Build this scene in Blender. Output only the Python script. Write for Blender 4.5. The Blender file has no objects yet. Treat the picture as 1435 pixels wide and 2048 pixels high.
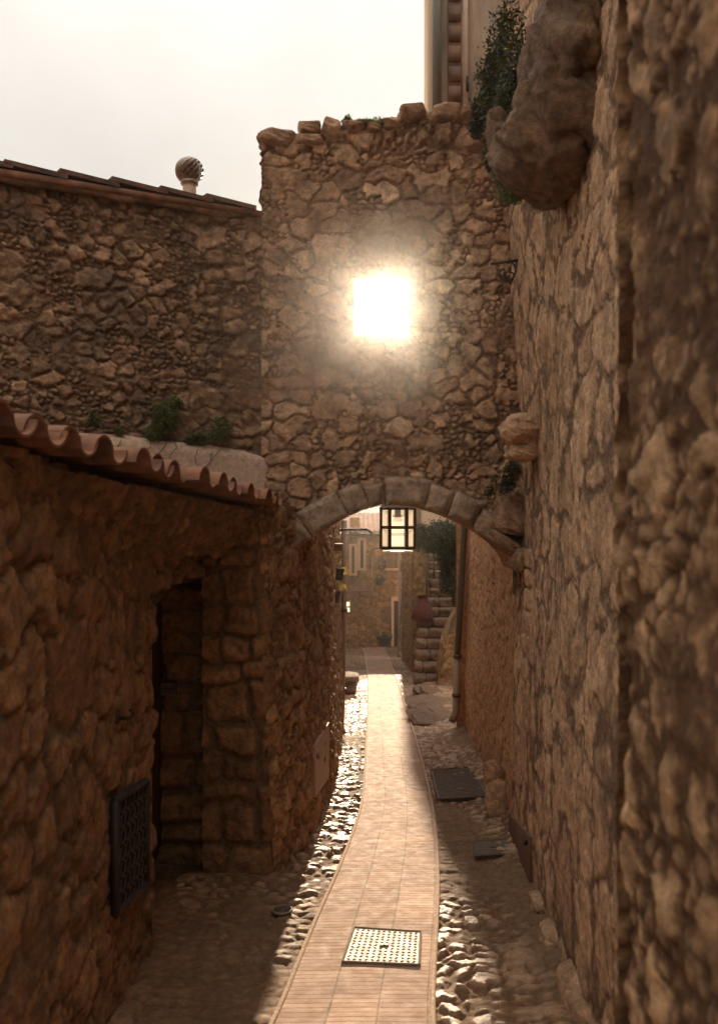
import bpy, math, random
import numpy as np
from mathutils import Vector

# ------------------------------------------------------------------ camera, sky, sun, exposure
scene = bpy.context.scene
C = scene.collection
F = 1771.0                      # focal length in photograph pixels (35 mm lens)
CX, CY = 717.5, 1024.0
cam_d = bpy.data.cameras.new("camera")
cam = bpy.data.objects.new("camera", cam_d); C.objects.link(cam)
cam.location = (0, 0, 0); cam.rotation_euler = (math.radians(90), 0, 0)
cam_d.sensor_fit = 'VERTICAL'; cam_d.sensor_height = 36 * 2048 / 1822; cam_d.sensor_width = 36
cam_d.lens = F / 2048 * cam_d.sensor_height
cam_d.clip_start = 0.05; cam_d.clip_end = 2000
cam_d.dof.use_dof = True; cam_d.dof.focus_distance = 8.0; cam_d.dof.aperture_fstop = 2.8
scene.camera = cam

SUN = Vector(((790 - CX) / F, 1.0, (CY - 610) / F)).normalized()
ELEV = math.asin(SUN.z); AZ = math.atan2(SUN.x, SUN.y)
world = bpy.data.worlds.new("World"); scene.world = world; world.use_nodes = True
wn = world.node_tree; wn.nodes.clear()
sky = wn.nodes.new('ShaderNodeTexSky'); sky.sky_type = 'NISHITA'; sky.sun_disc = False
sky.sun_elevation = ELEV; sky.sun_rotation = AZ
sky.air_density = 1.0; sky.dust_density = 3.0; sky.ozone_density = 0.6; sky.altitude = 400
hs = wn.nodes.new('ShaderNodeHueSaturation'); hs.inputs['Saturation'].default_value = 0.15; hs.inputs['Value'].default_value = 4.0
bgn = wn.nodes.new('ShaderNodeBackground'); bgn.inputs['Strength'].default_value = 0.10
won = wn.nodes.new('ShaderNodeOutputWorld')
# a thin even veil of high cloud: it caps the glare of the clear sky and is faintly mottled
wtc = wn.nodes.new('ShaderNodeTexCoord'); wno = wn.nodes.new('ShaderNodeTexNoise')
wno.inputs['Scale'].default_value = 3.2; wno.inputs['Detail'].default_value = 6; wno.inputs['Roughness'].default_value = .6
wn.links.new(wtc.outputs['Generated'], wno.inputs['Vector'])
wr = wn.nodes.new('ShaderNodeValToRGB'); wr.color_ramp.elements[0].position = .35; wr.color_ramp.elements[1].position = .65
VEIL = 3.0
wr.color_ramp.elements[0].color = (VEIL * .92, VEIL * .86, VEIL * .785, 1); wr.color_ramp.elements[1].color = (VEIL * 1.03, VEIL * .975, VEIL * .905, 1)
wn.links.new(wno.outputs['Fac'], wr.inputs[0])
wmx = wn.nodes.new('ShaderNodeMix'); wmx.data_type = 'RGBA'; wmx.blend_type = 'DARKEN'; wmx.inputs[0].default_value = 1
wsp = wn.nodes.new('ShaderNodeSeparateXYZ'); wn.links.new(wtc.outputs['Generated'], wsp.inputs[0])
wma = wn.nodes.new('ShaderNodeMapRange'); wma.inputs[1].default_value = 0; wma.inputs[2].default_value = 1   # overcast law: overhead three times the horizon
wma.inputs[3].default_value = .52; wma.inputs[4].default_value = 2.5; wpw = wn.nodes.new('ShaderNodeMath'); wpw.operation = 'POWER'; wpw.inputs[1].default_value = 1.6; wmx0 = wn.nodes.new('ShaderNodeMath'); wmx0.operation = 'MAXIMUM'; wmx0.inputs[1].default_value = 0
wn.links.new(wsp.outputs[2], wmx0.inputs[0]); wn.links.new(wmx0.outputs[0], wpw.inputs[0]); wn.links.new(wpw.outputs[0], wma.inputs[0])
wmm = wn.nodes.new('ShaderNodeVectorMath'); wmm.operation = 'SCALE'; wn.links.new(wr.outputs[0], wmm.inputs[0]); wn.links.new(wma.outputs[0], wmm.inputs['Scale'])
wn.links.new(sky.outputs[0], hs.inputs['Color']); wn.links.new(hs.outputs[0], wmx.inputs[6]); wn.links.new(wmm.outputs[0], wmx.inputs[7])
wn.links.new(wmx.outputs[2], bgn.inputs['Color'])
wn.links.new(bgn.outputs[0], won.inputs['Surface'])
sun_d = bpy.data.lights.new("sun", 'SUN'); sun_d.energy = 3.0; sun_d.angle = math.radians(0.5)
sun_d.color = (1.0, 0.80, 0.56)
sun = bpy.data.objects.new("sun", sun_d); C.objects.link(sun)
sun.rotation_euler = SUN.to_track_quat('Z', 'Y').to_euler()
vs_ = scene.view_settings
vs_.view_transform = 'Standard'; vs_.look = 'None'; vs_.gamma = 1; vs_.use_curve_mapping = False
vs_.exposure = 1.68
scene.cycles.use_denoising = True
scene.cycles.max_bounces = 8; scene.cycles.diffuse_bounces = 5; scene.cycles.volume_bounces = 0
scene.cycles.sample_clamp_indirect = 8

# ------------------------------------------------------------------ numeric helpers
def zg(y):
    y = np.clip(y, -30, 52)
    return -2.07 - 0.1062 * y
def W(px, py, Y): return np.array([(px - CX) / F * Y, Y, (CY - py) / F * Y])
def G(px, py):
    Y = 2.07 * F / (py - 1212.0)
    return np.array([(px - CX) / F * Y, Y, float(zg(Y))])
def hsh(i, j, s):
    h = (np.asarray(i).astype(np.int64) * 374761393 + np.asarray(j).astype(np.int64) * 668265263 + s * 2246822519) & 0xffffffff
    h = ((h ^ (h >> 13)) * 1274126177) & 0xffffffff
    h = ((h ^ (h >> 16)) * 2654435761) & 0xffffffff
    return ((h ^ (h >> 15)) & 0xffffff) / float(0x1000000)
def vnoise(x, y, s=0):
    x = np.asarray(x, float); y = np.asarray(y, float)
    i = np.floor(x); j = np.floor(y); fx = x - i; fy = y - j
    fx = fx * fx * (3 - 2 * fx); fy = fy * fy * (3 - 2 * fy)
    a = hsh(i, j, s); b = hsh(i + 1, j, s); c = hsh(i, j + 1, s); d = hsh(i + 1, j + 1, s)
    return (a * (1 - fx) + b * fx) * (1 - fy) + (c * (1 - fx) + d * fx) * fy
def fbm(x, y, s=0, o=4):
    t = 0; a = .5; n = 0; x = np.asarray(x, float); y = np.asarray(y, float); x, y = .82 * x - .57 * y, .57 * x + .82 * y
    for k in range(o):
        t = t + a * vnoise(x * 2 ** k, y * 2 ** k, s + k * 17); n += a; a *= .5
        x, y = .8 * x - .6 * y + 3.7, .6 * x + .8 * y + 1.3
    return t / n - .5
def n3(p, s=0):                                    # cheap 3-d noise
    return (vnoise(p[:, 0] + p[:, 2] * .7 + 31, p[:, 1] - p[:, 2] * .6, s) + vnoise(p[:, 1] + 7, p[:, 2] + p[:, 0] * .35, s + 5)) - 1
def sst(x, a, b):
    t = np.clip((x - a) / (b - a), 0, 1); return t * t * (3 - 2 * t)

def rubble(U, V, cw, ch, seed, merge=.4, warp=.3, jit=.8):
    """random rubble: per-point stone id values and distance to the joint in metres"""
    wu = fbm(U / (cw * .6), V / (ch * .6), seed + 3, 5) * 2 * warp
    wv = fbm(U / (cw * .6) + 9.3, V / (ch * .6) + 4.1, seed + 4, 5) * 2 * warp
    u = U / cw + wu; v = V / ch + wv
    iu = np.floor(u); iv = np.floor(v)
    D = []; I = []
    for di in (-2, -1, 0, 1, 2):
        for dj in (-2, -1, 0, 1, 2):
            a = iu + di; b = iv + dj
            su = a + .5 + (hsh(a, b, seed) - .5) * jit; sv = b + .5 + (hsh(a, b, seed + 1) - .5) * jit
            D.append(np.hypot((u - su) * cw, (v - sv) * ch))
            A = np.floor(a / 2); B = np.floor(b / 2)
            m1 = hsh(A, b, seed + 7) < merge               # pair of neighbours in a row is one stone
            m2 = hsh(A, B, seed + 8) < merge * .35         # block of four is one big stone
            ida = np.where(m2, A * 2 + .25, np.where(m1, A * 2 + .5, a))
            idb = np.where(m2, B * 2 + .25, b)
            I.append(ida * 7919.0 + idb * 4.0)
    D = np.stack(D); I = np.stack(I)
    k = D.argmin(0)[None]
    d1 = np.take_along_axis(D, k, 0)[0]; id1 = np.take_along_axis(I, k, 0)[0]
    D2 = np.where(np.abs(I - id1[None]) < 1e-6, 9e9, D)
    d2 = D2.min(0)
    iid = np.round(id1 * 4)
    return hsh(iid, iid * 0 + 3, seed + 11), hsh(iid, iid * 0 + 5, seed + 12), (d2 - d1) * .5
def courses(U, V, cw, ch, seed, warp=.10):
    """roughly coursed squared stones"""
    u = U + fbm(U / .25, V / .25, seed + 3, 3) * warp; v = V + fbm(U / .3 + 5, V / .3, seed + 4, 3) * warp
    r0 = np.floor(v / ch); f = v / ch - r0
    lo = r0 + (hsh(r0, r0 * 0, seed) - .5) * .55; hi = r0 + 1 + (hsh(r0 + 1, r0 * 0, seed) - .5) * .55
    r = np.where(v / ch < lo, r0 - 1, np.where(v / ch >= hi, r0 + 1, r0))
    lo = r + (hsh(r, r * 0, seed) - .5) * .55; hi = r + 1 + (hsh(r + 1, r * 0, seed) - .5) * .55
    ev = np.minimum(v / ch - lo, hi - v / ch) * ch
    w = cw * (.65 + .8 * hsh(r, r * 0 + 1, seed)); uu = u / w + hsh(r, r * 0 + 2, seed) * 3
    c0 = np.floor(uu)
    l2 = c0 + (hsh(c0, r, seed + 5) - .5) * .6; h2 = c0 + 1 + (hsh(c0 + 1, r, seed + 5) - .5) * .6
    c = np.where(uu < l2, c0 - 1, np.where(uu >= h2, c0 + 1, c0))
    l2 = c + (hsh(c, r, seed + 5) - .5) * .6; h2 = c + 1 + (hsh(c + 1, r, seed + 5) - .5) * .6
    eu = np.minimum(uu - l2, h2 - uu) * w
    e = np.minimum(eu, ev); rr = .06
    e = np.where((eu < rr) & (ev < rr), rr - np.hypot(rr - eu, rr - ev), e)
    return hsh(c, r, seed + 11), hsh(c, r, seed + 12), e
def relief(U, V, cell, seed, depth, mw, round_=.05, rough=.012, kind='rubble', fill=None, groove=.014, **kw):
    r, r2, e = (rubble if kind == 'rubble' else courses)(U, V, cell[0], cell[1], seed, **kw)
    mwv = mw * (.25 + 1.9 * sst(fbm(U / .35, V / .35, seed + 33, 3), -.28, .28))          # joints thin here, wide there
    e = e + .010 * fbm(U / .035, V / .035, seed + 34, 3)
    def shape(r, r2, e, cell, depth, mwv, rnd):
        own = fbm(U / (cell[0] * .7) + np.round(r * 9973), V / (cell[1] * .9) + np.round(r2 * 9973), seed + 41, 4)  # every stone its own broken face
        body = sst(e, mwv * .4, mwv * .4 + rnd)
        return depth * body * (.35 + .85 * r2 + 1.5 * own) - groove * np.exp(-(e / .007) ** 2), 1 - sst(e, mwv * .5, mwv * .5 + .012), body
    h, mort, body = shape(r, r2, e, cell, depth, mwv, round_)
    if fill is None: fill = .045 if kind == 'rubble' else 0
    if fill:
        q, q2, e2 = rubble(U, V, cell[0] * .33, cell[1] * .36, seed + 500, merge=.4, warp=.3)
        hs_, ms_, bs_ = shape(q, q2, e2, (cell[0] * .33, cell[1] * .36), depth * .6, mwv * .45, round_ * .5)
        gw = fill * sst(fbm(U / .3, V / .25, seed + 35, 3), -.12, .22) + .002
        g = 1 - sst(e, gw - .006, gw + .002)
        h = h * (1 - g) + hs_ * g; mort = mort * (1 - g) + ms_ * g
        r = np.where(g > .5, q, r); r2 = np.where(g > .5, q2, r2)
    bury = sst(fbm(U / .55, V / .5, seed + 36, 4), .10, .24) * (fill > 0)                  # old mortar smeared over some of the stones
    mort = np.maximum(mort, bury * .85 * sst(fbm(U / .08, V / .08, seed + 37, 4), -.2, .1)); h = h * (1 - .45 * bury)
    h = h + rough * 1.7 * fbm(U / .05, V / .05, seed + 40, 4) * (.6 + .4 * body)
    h = h + rough * 1.6 * fbm(U / .7, V / .7, seed + 50, 3)
    return h, np.stack([r, mort, r2, np.ones_like(r)], -1)

# ------------------------------------------------------------------ mesh builder
class MB:
    def __init__(s): s.v = []; s.f = []; s.c = []; s.n = 0; s.uv = None
    def add(s, v, faces, col=(.5, 0, .5, 1)):
        v = np.asarray(v, float).reshape(-1, 3)
        col = np.asarray(col, float)
        if col.ndim == 1: col = np.tile(col, (len(v), 1))
        s.v.append(v); s.c.append(col.reshape(-1, 4))
        if isinstance(faces, np.ndarray): s.f.append(faces + s.n)
        else:
            by = {}
            for q in faces: by.setdefault(len(q), []).append(q)
            for k in by: s.f.append(np.array(by[k]) + s.n)
        s.n += len(v); return s
    def box(s, a, b, col=(.5, 0, .5, 1), rot=0):
        x0, y0, z0 = a; x1, y1, z1 = b
        v = np.array([(x0, y0, z0), (x1, y0, z0), (x1, y1, z0), (x0, y1, z0), (x0, y0, z1), (x1, y0, z1), (x1, y1, z1), (x0, y1, z1)], float)
        if rot:
            c = v.mean(0); cs, sn = math.cos(rot), math.sin(rot); d = v - c
            v = np.stack([c[0] + d[:, 0] * cs - d[:, 1] * sn, c[1] + d[:, 0] * sn + d[:, 1] * cs, v[:, 2]], -1)
        return s.add(v, [(0, 3, 2, 1), (4, 5, 6, 7), (0, 1, 5, 4), (1, 2, 6, 5), (2, 3, 7, 6), (3, 0, 4, 7)], col)
    def hexa(s, bottom, top, col=(.5, 0, .5, 1)):
        n = len(bottom); v = list(bottom) + list(top)
        f = [tuple(reversed(range(n))), tuple(range(n, 2 * n))] + [(i, (i + 1) % n, n + (i + 1) % n, n + i) for i in range(n)]
        return s.add(v, f, col)
    def tube(s, pts, r, n=8, cap=True, col=(.5, 0, .5, 1)):
        pts = np.asarray(pts, float); m = len(pts)
        rr = np.full(m, r) if np.isscalar(r) else np.asarray(r, float)
        t = np.gradient(pts, axis=0); t /= np.linalg.norm(t, axis=1)[:, None] + 1e-12
        ref = np.array([0, 0, 1.0]) if abs(t[0][2]) < .9 else np.array([1.0, 0, 0])
        vs = []
        a = np.cross(t[0], ref); a /= np.linalg.norm(a)
        for i in range(m):
            a = a - t[i] * a.dot(t[i]); a /= np.linalg.norm(a); b = np.cross(t[i], a)
            for k in range(n):
                w = 2 * math.pi * k / n; vs.append(pts[i] + rr[i] * (math.cos(w) * a + math.sin(w) * b))
        f = [(i * n + k, i * n + (k + 1) % n, (i + 1) * n + (k + 1) % n, (i + 1) * n + k) for i in range(m - 1) for k in range(n)]
        if cap: f += [tuple(reversed(range(n))), tuple(range((m - 1) * n, m * n))]
        return s.add(vs, f, col)
    def grid(s, P, col, mask=None):
        h, w = P.shape[:2]; idx = np.arange(h * w).reshape(h, w)
        q = np.stack([idx[:-1, :-1], idx[:-1, 1:], idx[1:, 1:], idx[1:, :-1]], -1)
        if mask is not None: q = q[mask]
        q = q.reshape(-1, 4)
        used = np.zeros(h * w, bool); used[q.ravel()] = True; mp = np.cumsum(used) - 1
        return s.add(P.reshape(-1, 3)[used], mp[q], col.reshape(-1, 4)[used])
    def rock(s, c, size, seed, block=.5, rough=.16, rot=0, n=26, col=None, facets=14):
        th = np.linspace(0, 2 * math.pi, 2 * n, endpoint=False); ph = np.linspace(0.02, math.pi - 0.02, n)
        T, Pp = np.meshgrid(th, ph)
        d = np.stack([np.sin(Pp) * np.cos(T), np.sin(Pp) * np.sin(T), np.cos(Pp)], -1).reshape(-1, 3)
        p = 2 + 6 * block
        rad = 1 / (np.abs(d) ** p).sum(1) ** (1 / p)
        q = d * rad[:, None]
        nz = n3(q * 1.3 + seed * 7.7, seed) * rough * 1.2 + n3(q * 3.1 + seed, seed + 9) * rough * .55 + n3(q * 8 + seed, seed + 19) * rough * .2
        q = q * (1 + nz)[:, None]
        rr_ = random.Random(seed * 31 + 7)
        for _ in range(facets):                             # broken faces
            nv = np.array([rr_.gauss(0, 1) for _ in range(3)]); nv /= np.linalg.norm(nv); dd = rr_.uniform(.74, 1.0) * (1 + .5 * block)
            ex = np.maximum(0, q @ nv - dd); q = q - ex[:, None] * .85 * nv
        q = q * (1 + (n3(q * 9 + seed, seed + 29) * .35 + n3(q * 19 + seed, seed + 31) * .2) * rough * .3)[:, None] * np.asarray(size, float)[None] * .5
        cs, sn = math.cos(rot), math.sin(rot)
        q = np.stack([q[:, 0] * cs - q[:, 2] * sn, q[:, 1], q[:, 0] * sn + q[:, 2] * cs], -1) + np.asarray(c, float)
        m = 2 * n; f = []
        for i in range(n - 1):
            for k in range(m): f.append((i * m + k, (i + 1) * m + k, (i + 1) * m + (k + 1) % m, i * m + (k + 1) % m))
        f.append(tuple(range(m))); f.append(tuple(reversed(range((n - 1) * m, n * m))))
        rv = hsh(seed, 1, 5)
        return s.add(q, f, col if col is not None else (rv, 0, hsh(seed, 2, 6), 1))
    def build(s, name, mat, parent=None, smooth=True):
        me = bpy.data.meshes.new(name)
        v = np.concatenate(s.v); c = np.concatenate(s.c)
        tot = np.concatenate([np.full(len(f), f.shape[1]) for f in s.f]); loops = np.concatenate([f.ravel() for f in s.f])
        me.vertices.add(len(v)); me.vertices.foreach_set('co', v.ravel().astype(np.float32))
        me.loops.add(len(loops)); me.loops.foreach_set('vertex_index', loops.astype(np.int32))
        me.polygons.add(len(tot)); me.polygons.foreach_set('loop_start', np.concatenate([[0], np.cumsum(tot)[:-1]]).astype(np.int32))
        try: me.polygons.foreach_set('loop_total', tot.astype(np.int32))
        except Exception: pass
        me.polygons.foreach_set('use_smooth', np.full(len(tot), bool(smooth)))
        me.update(calc_edges=True); me.validate()
        at = me.attributes.new('stone', 'FLOAT_COLOR', 'POINT'); at.data.foreach_set('color', c.ravel().astype(np.float32))
        me.materials.append(mat)
        o = bpy.data.objects.new(name, me); C.objects.link(o)
        if parent is not None: o.parent = parent; o.matrix_parent_inverse = parent.matrix_basis.inverted()
        return o
def tag(o, label=None, cat=None, group=None, kind=None):
    if label: o['label'] = label
    if cat: o['category'] = cat
    if group: o['group'] = group
    if kind: o['kind'] = kind
    return o
def thing(name, loc, label, cat, group=None):
    o = bpy.data.objects.new(name, None); C.objects.link(o)
    o.location = [float(a) for a in loc]; o.empty_display_size = .1
    bpy.context.view_layer.update() if False else None
    return tag(o, label, cat, group)
def struct(o): o['kind'] = 'structure'; return o
def autosmooth(o, ang=40):
    me = o.data
    try: me.set_sharp_from_angle(angle=math.radians(ang))
    except Exception: pass
    return o

# ------------------------------------------------------------------ materials
def mat_new(name):
    m = bpy.data.materials.new(name); m.use_nodes = True
    nt = m.node_tree; b = nt.nodes['Principled BSDF']; return m, nt, b
def N(nt, t, **kw):
    n = nt.nodes.new(t)
    for k, v in kw.items():
        if k in n.inputs.keys() if isinstance(k, str) else False: n.inputs[k].default_value = v
        else: setattr(n, k, v)
    return n
def L(nt, a, b): nt.links.new(a, b)
def noise(nt, co, scale, detail=6, rough=.6, dist=0):
    n = nt.nodes.new('ShaderNodeTexNoise'); n.inputs['Scale'].default_value = scale; n.inputs['Detail'].default_value = detail
    n.inputs['Roughness'].default_value = rough; n.inputs['Distortion'].default_value = dist
    if co is not None: L(nt, co, n.inputs['Vector'])
    return n.outputs['Fac']
def ramp(nt, fac, stops):
    r = nt.nodes.new('ShaderNodeValToRGB'); e = r.color_ramp.elements
    while len(e) < len(stops): e.new(.5)
    for k, (p, c) in enumerate(stops):
        e[k].position = p; e[k].color = (*c, 1) if len(c) == 3 else c
    L(nt, fac, r.inputs[0]); return r.outputs[0]
def mix(nt, f, a, b, mode='MIX'):
    m = nt.nodes.new('ShaderNodeMix'); m.data_type = 'RGBA'; m.blend_type = mode
    if isinstance(f, (int, float)): m.inputs[0].default_value = f
    else: L(nt, f, m.inputs[0])
    for i, x in ((6, a), (7, b)):
        if isinstance(x, tuple): m.inputs[i].default_value = (*x, 1) if len(x) == 3 else x
        else: L(nt, x, m.inputs[i])
    return m.outputs[2]
def mrange(nt, f, a, b, c, d):
    m = nt.nodes.new('ShaderNodeMapRange'); L(nt, f, m.inputs[0])
    for i, x in enumerate((a, b, c, d)): m.inputs[i + 1].default_value = x
    return m.outputs[0]
def bump(nt, h, strength, dist, b):
    n = nt.nodes.new('ShaderNodeBump'); n.inputs['Strength'].default_value = strength; n.inputs['Distance'].default_value = dist
    L(nt, h, n.inputs['Height']); L(nt, n.outputs[0], b.inputs['Normal']); return n
def coords(nt, scale=None):
    t = nt.nodes.new('ShaderNodeTexCoord')
    if scale is None: return t.outputs['Object']
    m = nt.nodes.new('ShaderNodeMapping'); m.inputs['Scale'].default_value = scale; L(nt, t.outputs['Object'], m.inputs[0]); return m.outputs[0]

def stone_mat(name, stones, mortar, grime=(.07, .05, .035), grime_amt=.45, rough=(.75, .95), bstr=.8, fine=38, patch=None, spec=.35):
    m, nt, b = mat_new(name)
    co = coords(nt)
    at = nt.nodes.new('ShaderNodeAttribute'); at.attribute_name = 'stone'
    sp = nt.nodes.new('ShaderNodeSeparateColor'); L(nt, at.outputs['Color'], sp.inputs[0])
    k = len(stones)
    base = ramp(nt, sp.outputs[0], [(i / max(1, k - 1), c) for i, c in enumerate(stones)])
    n1 = noise(nt, co, 9, 8, .65, .4)
    base = mix(nt, .85, base, ramp(nt, n1, [(.3, (.45, .40, .36)), (.5, (1, 1, 1)), (.7, (1.5, 1.45, 1.4))]), 'MULTIPLY')
    nm = noise(nt, co, 24, 6, .7)
    mo = mix(nt, 1.0, (*mortar,), ramp(nt, nm, [(.3, (.6, .58, .55)), (.7, (1.25, 1.22, 1.2))]), 'MULTIPLY')
    col = mix(nt, sp.outputs[1], base, mo)
    if patch:                                            # render / plaster left over in patches
        n2 = noise(nt, co, patch[1], 7, .62, .5)
        pf = mrange(nt, n2, patch[2], patch[2] + .09, 0, patch[3])
        col = mix(nt, pf, col, mix(nt, .6, (*patch[0],), ramp(nt, nm, [(.3, (.6, .6, .6)), (.7, (1.2, 1.2, 1.2))]), 'MULTIPLY'))
    n3_ = noise(nt, co, 2.3, 9, .72, .6)
    gf = mrange(nt, n3_, .46, .68, 0, grime_amt)
    col = mix(nt, gf, col, mix(nt, .75, col, (*grime,)))
    n5 = noise(nt, co, 21, 7, .75, .3)
    col = mix(nt, .8, col, ramp(nt, n5, [(.32, (.5, .46, .42)), (.5, (1, 1, 1)), (.68, (1.45, 1.42, 1.38))]), 'MULTIPLY')
    pk = noise(nt, co, 60, 3, .6)                        # pits and lichen specks
    col = mix(nt, mrange(nt, pk, .64, .72, 0, .55), col, (*grime,))
    col = mix(nt, mrange(nt, noise(nt, co, 33, 4, .7), .67, .74, 0, .45), col, tuple(min(.75, x * 1.9) for x in stones[-1]))
    L(nt, col, b.inputs['Base Color'])
    rg = nt.nodes.new('ShaderNodeMath'); rg.operation = 'MULTIPLY_ADD'; rg.use_clamp = True; L(nt, sp.outputs[1], rg.inputs[0]); rg.inputs[1].default_value = .4
    L(nt, mrange(nt, n1, .3, .7, rough[0], rough[1]), rg.inputs[2]); L(nt, rg.outputs[0], b.inputs['Roughness'])
    b.inputs['Specular IOR Level'].default_value = spec
    hh = nt.nodes.new('ShaderNodeMath'); hh.operation = 'ADD'
    L(nt, noise(nt, co, fine, 8, .72), hh.inputs[0]); L(nt, noise(nt, co, fine * .33, 6, .6, .5), hh.inputs[1])
    bump(nt, hh.outputs[0], bstr, .035, b)
    return m
def plain(name, col, rough=.6, metal=0, var=.25, scale=14, bstr=.15, spec=.5, bd=.01, stretch=None):
    m, nt, b = mat_new(name); co = coords(nt, stretch)
    n = noise(nt, co, scale, 7, .65, .3)
    L(nt, mix(nt, 1, (*col,), ramp(nt, n, [(.25, (1 - var * 1.6,) * 3), (.75, (1 + var,) * 3)]), 'MULTIPLY'), b.inputs['Base Color'])
    L(nt, mrange(nt, n, .3, .7, max(.05, rough - .12), min(1, rough + .12)), b.inputs['Roughness'])
    b.inputs['Metallic'].default_value = metal; b.inputs['Specular IOR Level'].default_value = spec
    bump(nt, noise(nt, co, scale * 3, 6, .65), bstr, bd, b); return m
def leaf_mat(name, a, bcol, trans=.45):
    m, nt, b = mat_new(name)
    at = nt.nodes.new('ShaderNodeAttribute'); at.attribute_name = 'stone'
    sp = nt.nodes.new('ShaderNodeSeparateColor'); L(nt, at.outputs['Color'], sp.inputs[0])
    col = ramp(nt, sp.outputs[0], [(0, a), (1, bcol)])
    L(nt, col, b.inputs['Base Color']); b.inputs['Roughness'].default_value = .55
    tr = nt.nodes.new('ShaderNodeBsdfTranslucent'); L(nt, mix(nt, 1, col, (1.5, 1.6, .8), 'MULTIPLY'), tr.inputs[0])
    mx = nt.nodes.new('ShaderNodeMixShader'); mx.inputs[0].default_value = trans
    out = nt.nodes['Material Output']; L(nt, b.outputs[0], mx.inputs[1]); L(nt, tr.outputs[0], mx.inputs[2]); L(nt, mx.outputs[0], out.inputs['Surface'])
    return m

M = {}
M['arch'] = stone_mat('rubble_stone', [(0.239, 0.133, 0.073), (0.378, 0.214, 0.119), (0.454, 0.260, 0.142), (0.340, 0.194, 0.110), (0.567, 0.342, 0.196)], (0.239, 0.133, 0.073), grime_amt=.5)
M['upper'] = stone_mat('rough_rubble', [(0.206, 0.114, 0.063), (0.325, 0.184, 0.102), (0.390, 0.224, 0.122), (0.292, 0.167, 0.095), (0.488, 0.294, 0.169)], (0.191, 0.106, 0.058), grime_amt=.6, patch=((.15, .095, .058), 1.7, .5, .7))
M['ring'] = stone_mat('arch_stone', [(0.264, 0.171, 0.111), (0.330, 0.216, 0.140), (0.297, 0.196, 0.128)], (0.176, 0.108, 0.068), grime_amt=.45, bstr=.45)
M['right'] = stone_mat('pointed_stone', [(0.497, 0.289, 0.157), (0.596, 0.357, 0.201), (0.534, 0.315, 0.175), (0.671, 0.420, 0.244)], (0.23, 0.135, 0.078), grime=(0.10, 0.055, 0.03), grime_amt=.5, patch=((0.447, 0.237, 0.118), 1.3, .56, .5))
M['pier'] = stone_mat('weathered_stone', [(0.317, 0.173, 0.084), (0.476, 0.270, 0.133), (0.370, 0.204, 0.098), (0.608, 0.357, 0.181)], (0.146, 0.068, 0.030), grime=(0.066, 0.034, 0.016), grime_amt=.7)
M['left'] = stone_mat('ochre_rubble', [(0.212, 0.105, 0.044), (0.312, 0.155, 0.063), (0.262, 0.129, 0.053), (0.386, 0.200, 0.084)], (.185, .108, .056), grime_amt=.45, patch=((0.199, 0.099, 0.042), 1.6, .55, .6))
M['alley'] = stone_mat('golden_rubble', [(0.290, 0.157, 0.071), (0.409, 0.224, 0.104), (0.343, 0.190, 0.083), (0.528, 0.314, 0.150)], (0.224, 0.123, 0.054), grime_amt=.4)
M['passage'] = stone_mat('ochre_render', [(0.486, 0.268, 0.132), (0.589, 0.342, 0.180), (0.538, 0.305, 0.156)], (0.461, 0.244, 0.120), grime_amt=.25, patch=((0.576, 0.317, 0.162), .9, .42, .85))
M['far'] = stone_mat('far_rubble', [(0.263, 0.152, 0.065), (0.367, 0.217, 0.094), (0.315, 0.179, 0.079), (0.446, 0.271, 0.122)], (0.224, 0.125, 0.054), grime_amt=.5, fine=14)
M['boulder'] = stone_mat('boulder_stone', [(0.177, 0.097, 0.052), (0.218, 0.125, 0.068)], (0.136, 0.076, 0.042), grime_amt=.5, bstr=1.0, fine=26)
M['cobble'] = stone_mat('cobble_stone', [(0.277, 0.153, 0.076), (0.362, 0.208, 0.109), (0.308, 0.170, 0.089), (0.426, 0.255, 0.137)], (0.202, 0.106, 0.048), grime_amt=.35, rough=(.36, .6), bstr=.35, spec=.42)
M['plaster'] = plain('ochre_plaster', (.44, .25, .13), .9, 0, .32, 5, .5, .3, .03, (1, .6, .45))
M['stucco'] = plain('pale_stucco', (.74, .50, .34), .95, 0, .25, 22, 1.0, .3, .03)
M['oldplaster'] = plain('old_plaster', (.30, .2, .13), .95, 0, .3, 4, .5, .3, .02, (2, 2, .5))
M['cement'] = plain('cement', (.24, .17, .115), .85, 0, .3, 7, .5, .4, .02)
M['tile'] = plain('terracotta', (.23, .10, .052), .85, 0, .45, 6, .4, .3, .015)
M['tile_dark'] = plain('old_terracotta', (.13, .065, .04), .9, 0, .5, 6, .5, .3, .02)
M['tile_pale'] = plain('weathered_terracotta', (.42, .24, .17), .85, 0, .4, 5, .4, .3, .015)
M['iron'] = plain('wrought_iron', (.045, .035, .028), .55, .6, .3, 20, .2)
M['iron_rust'] = plain('rusty_iron', (.13, .085, .058), .6, .25, .4, 18, .3)
M['iron_dark'] = plain('dark_iron', (.035, .022, .015), .7, .2, .4, 18, .3)
M['steel'] = plain('tread_steel', (.27, .19, .125), .65, .1, .3, 20, .2)
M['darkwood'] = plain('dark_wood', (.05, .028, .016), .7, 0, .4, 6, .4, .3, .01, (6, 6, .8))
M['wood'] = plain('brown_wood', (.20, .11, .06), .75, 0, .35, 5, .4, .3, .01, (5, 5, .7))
M['pipe'] = plain('painted_pipe', (.115, .09, .062), .5, 0, .2, 8, .1)
M['pipe_pale'] = plain('ochre_pipe', (.30, .19, .11), .5, 0, .25, 8, .1)
M['panel'] = plain('cream_panel', (.42, .28, .185), .7, 0, .2, 6, .1)
M['rust_panel'] = plain('rust_panel', (.17, .085, .045), .7, .2, .4, 5, .3)
M['chrome'] = plain('galvanised', (.34, .27, .21), .32, 1, .25, 14, .1)
M['void'] = plain('dark_interior', (.02, .014, .01), .9, 0, .2, 4, .05)
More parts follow.
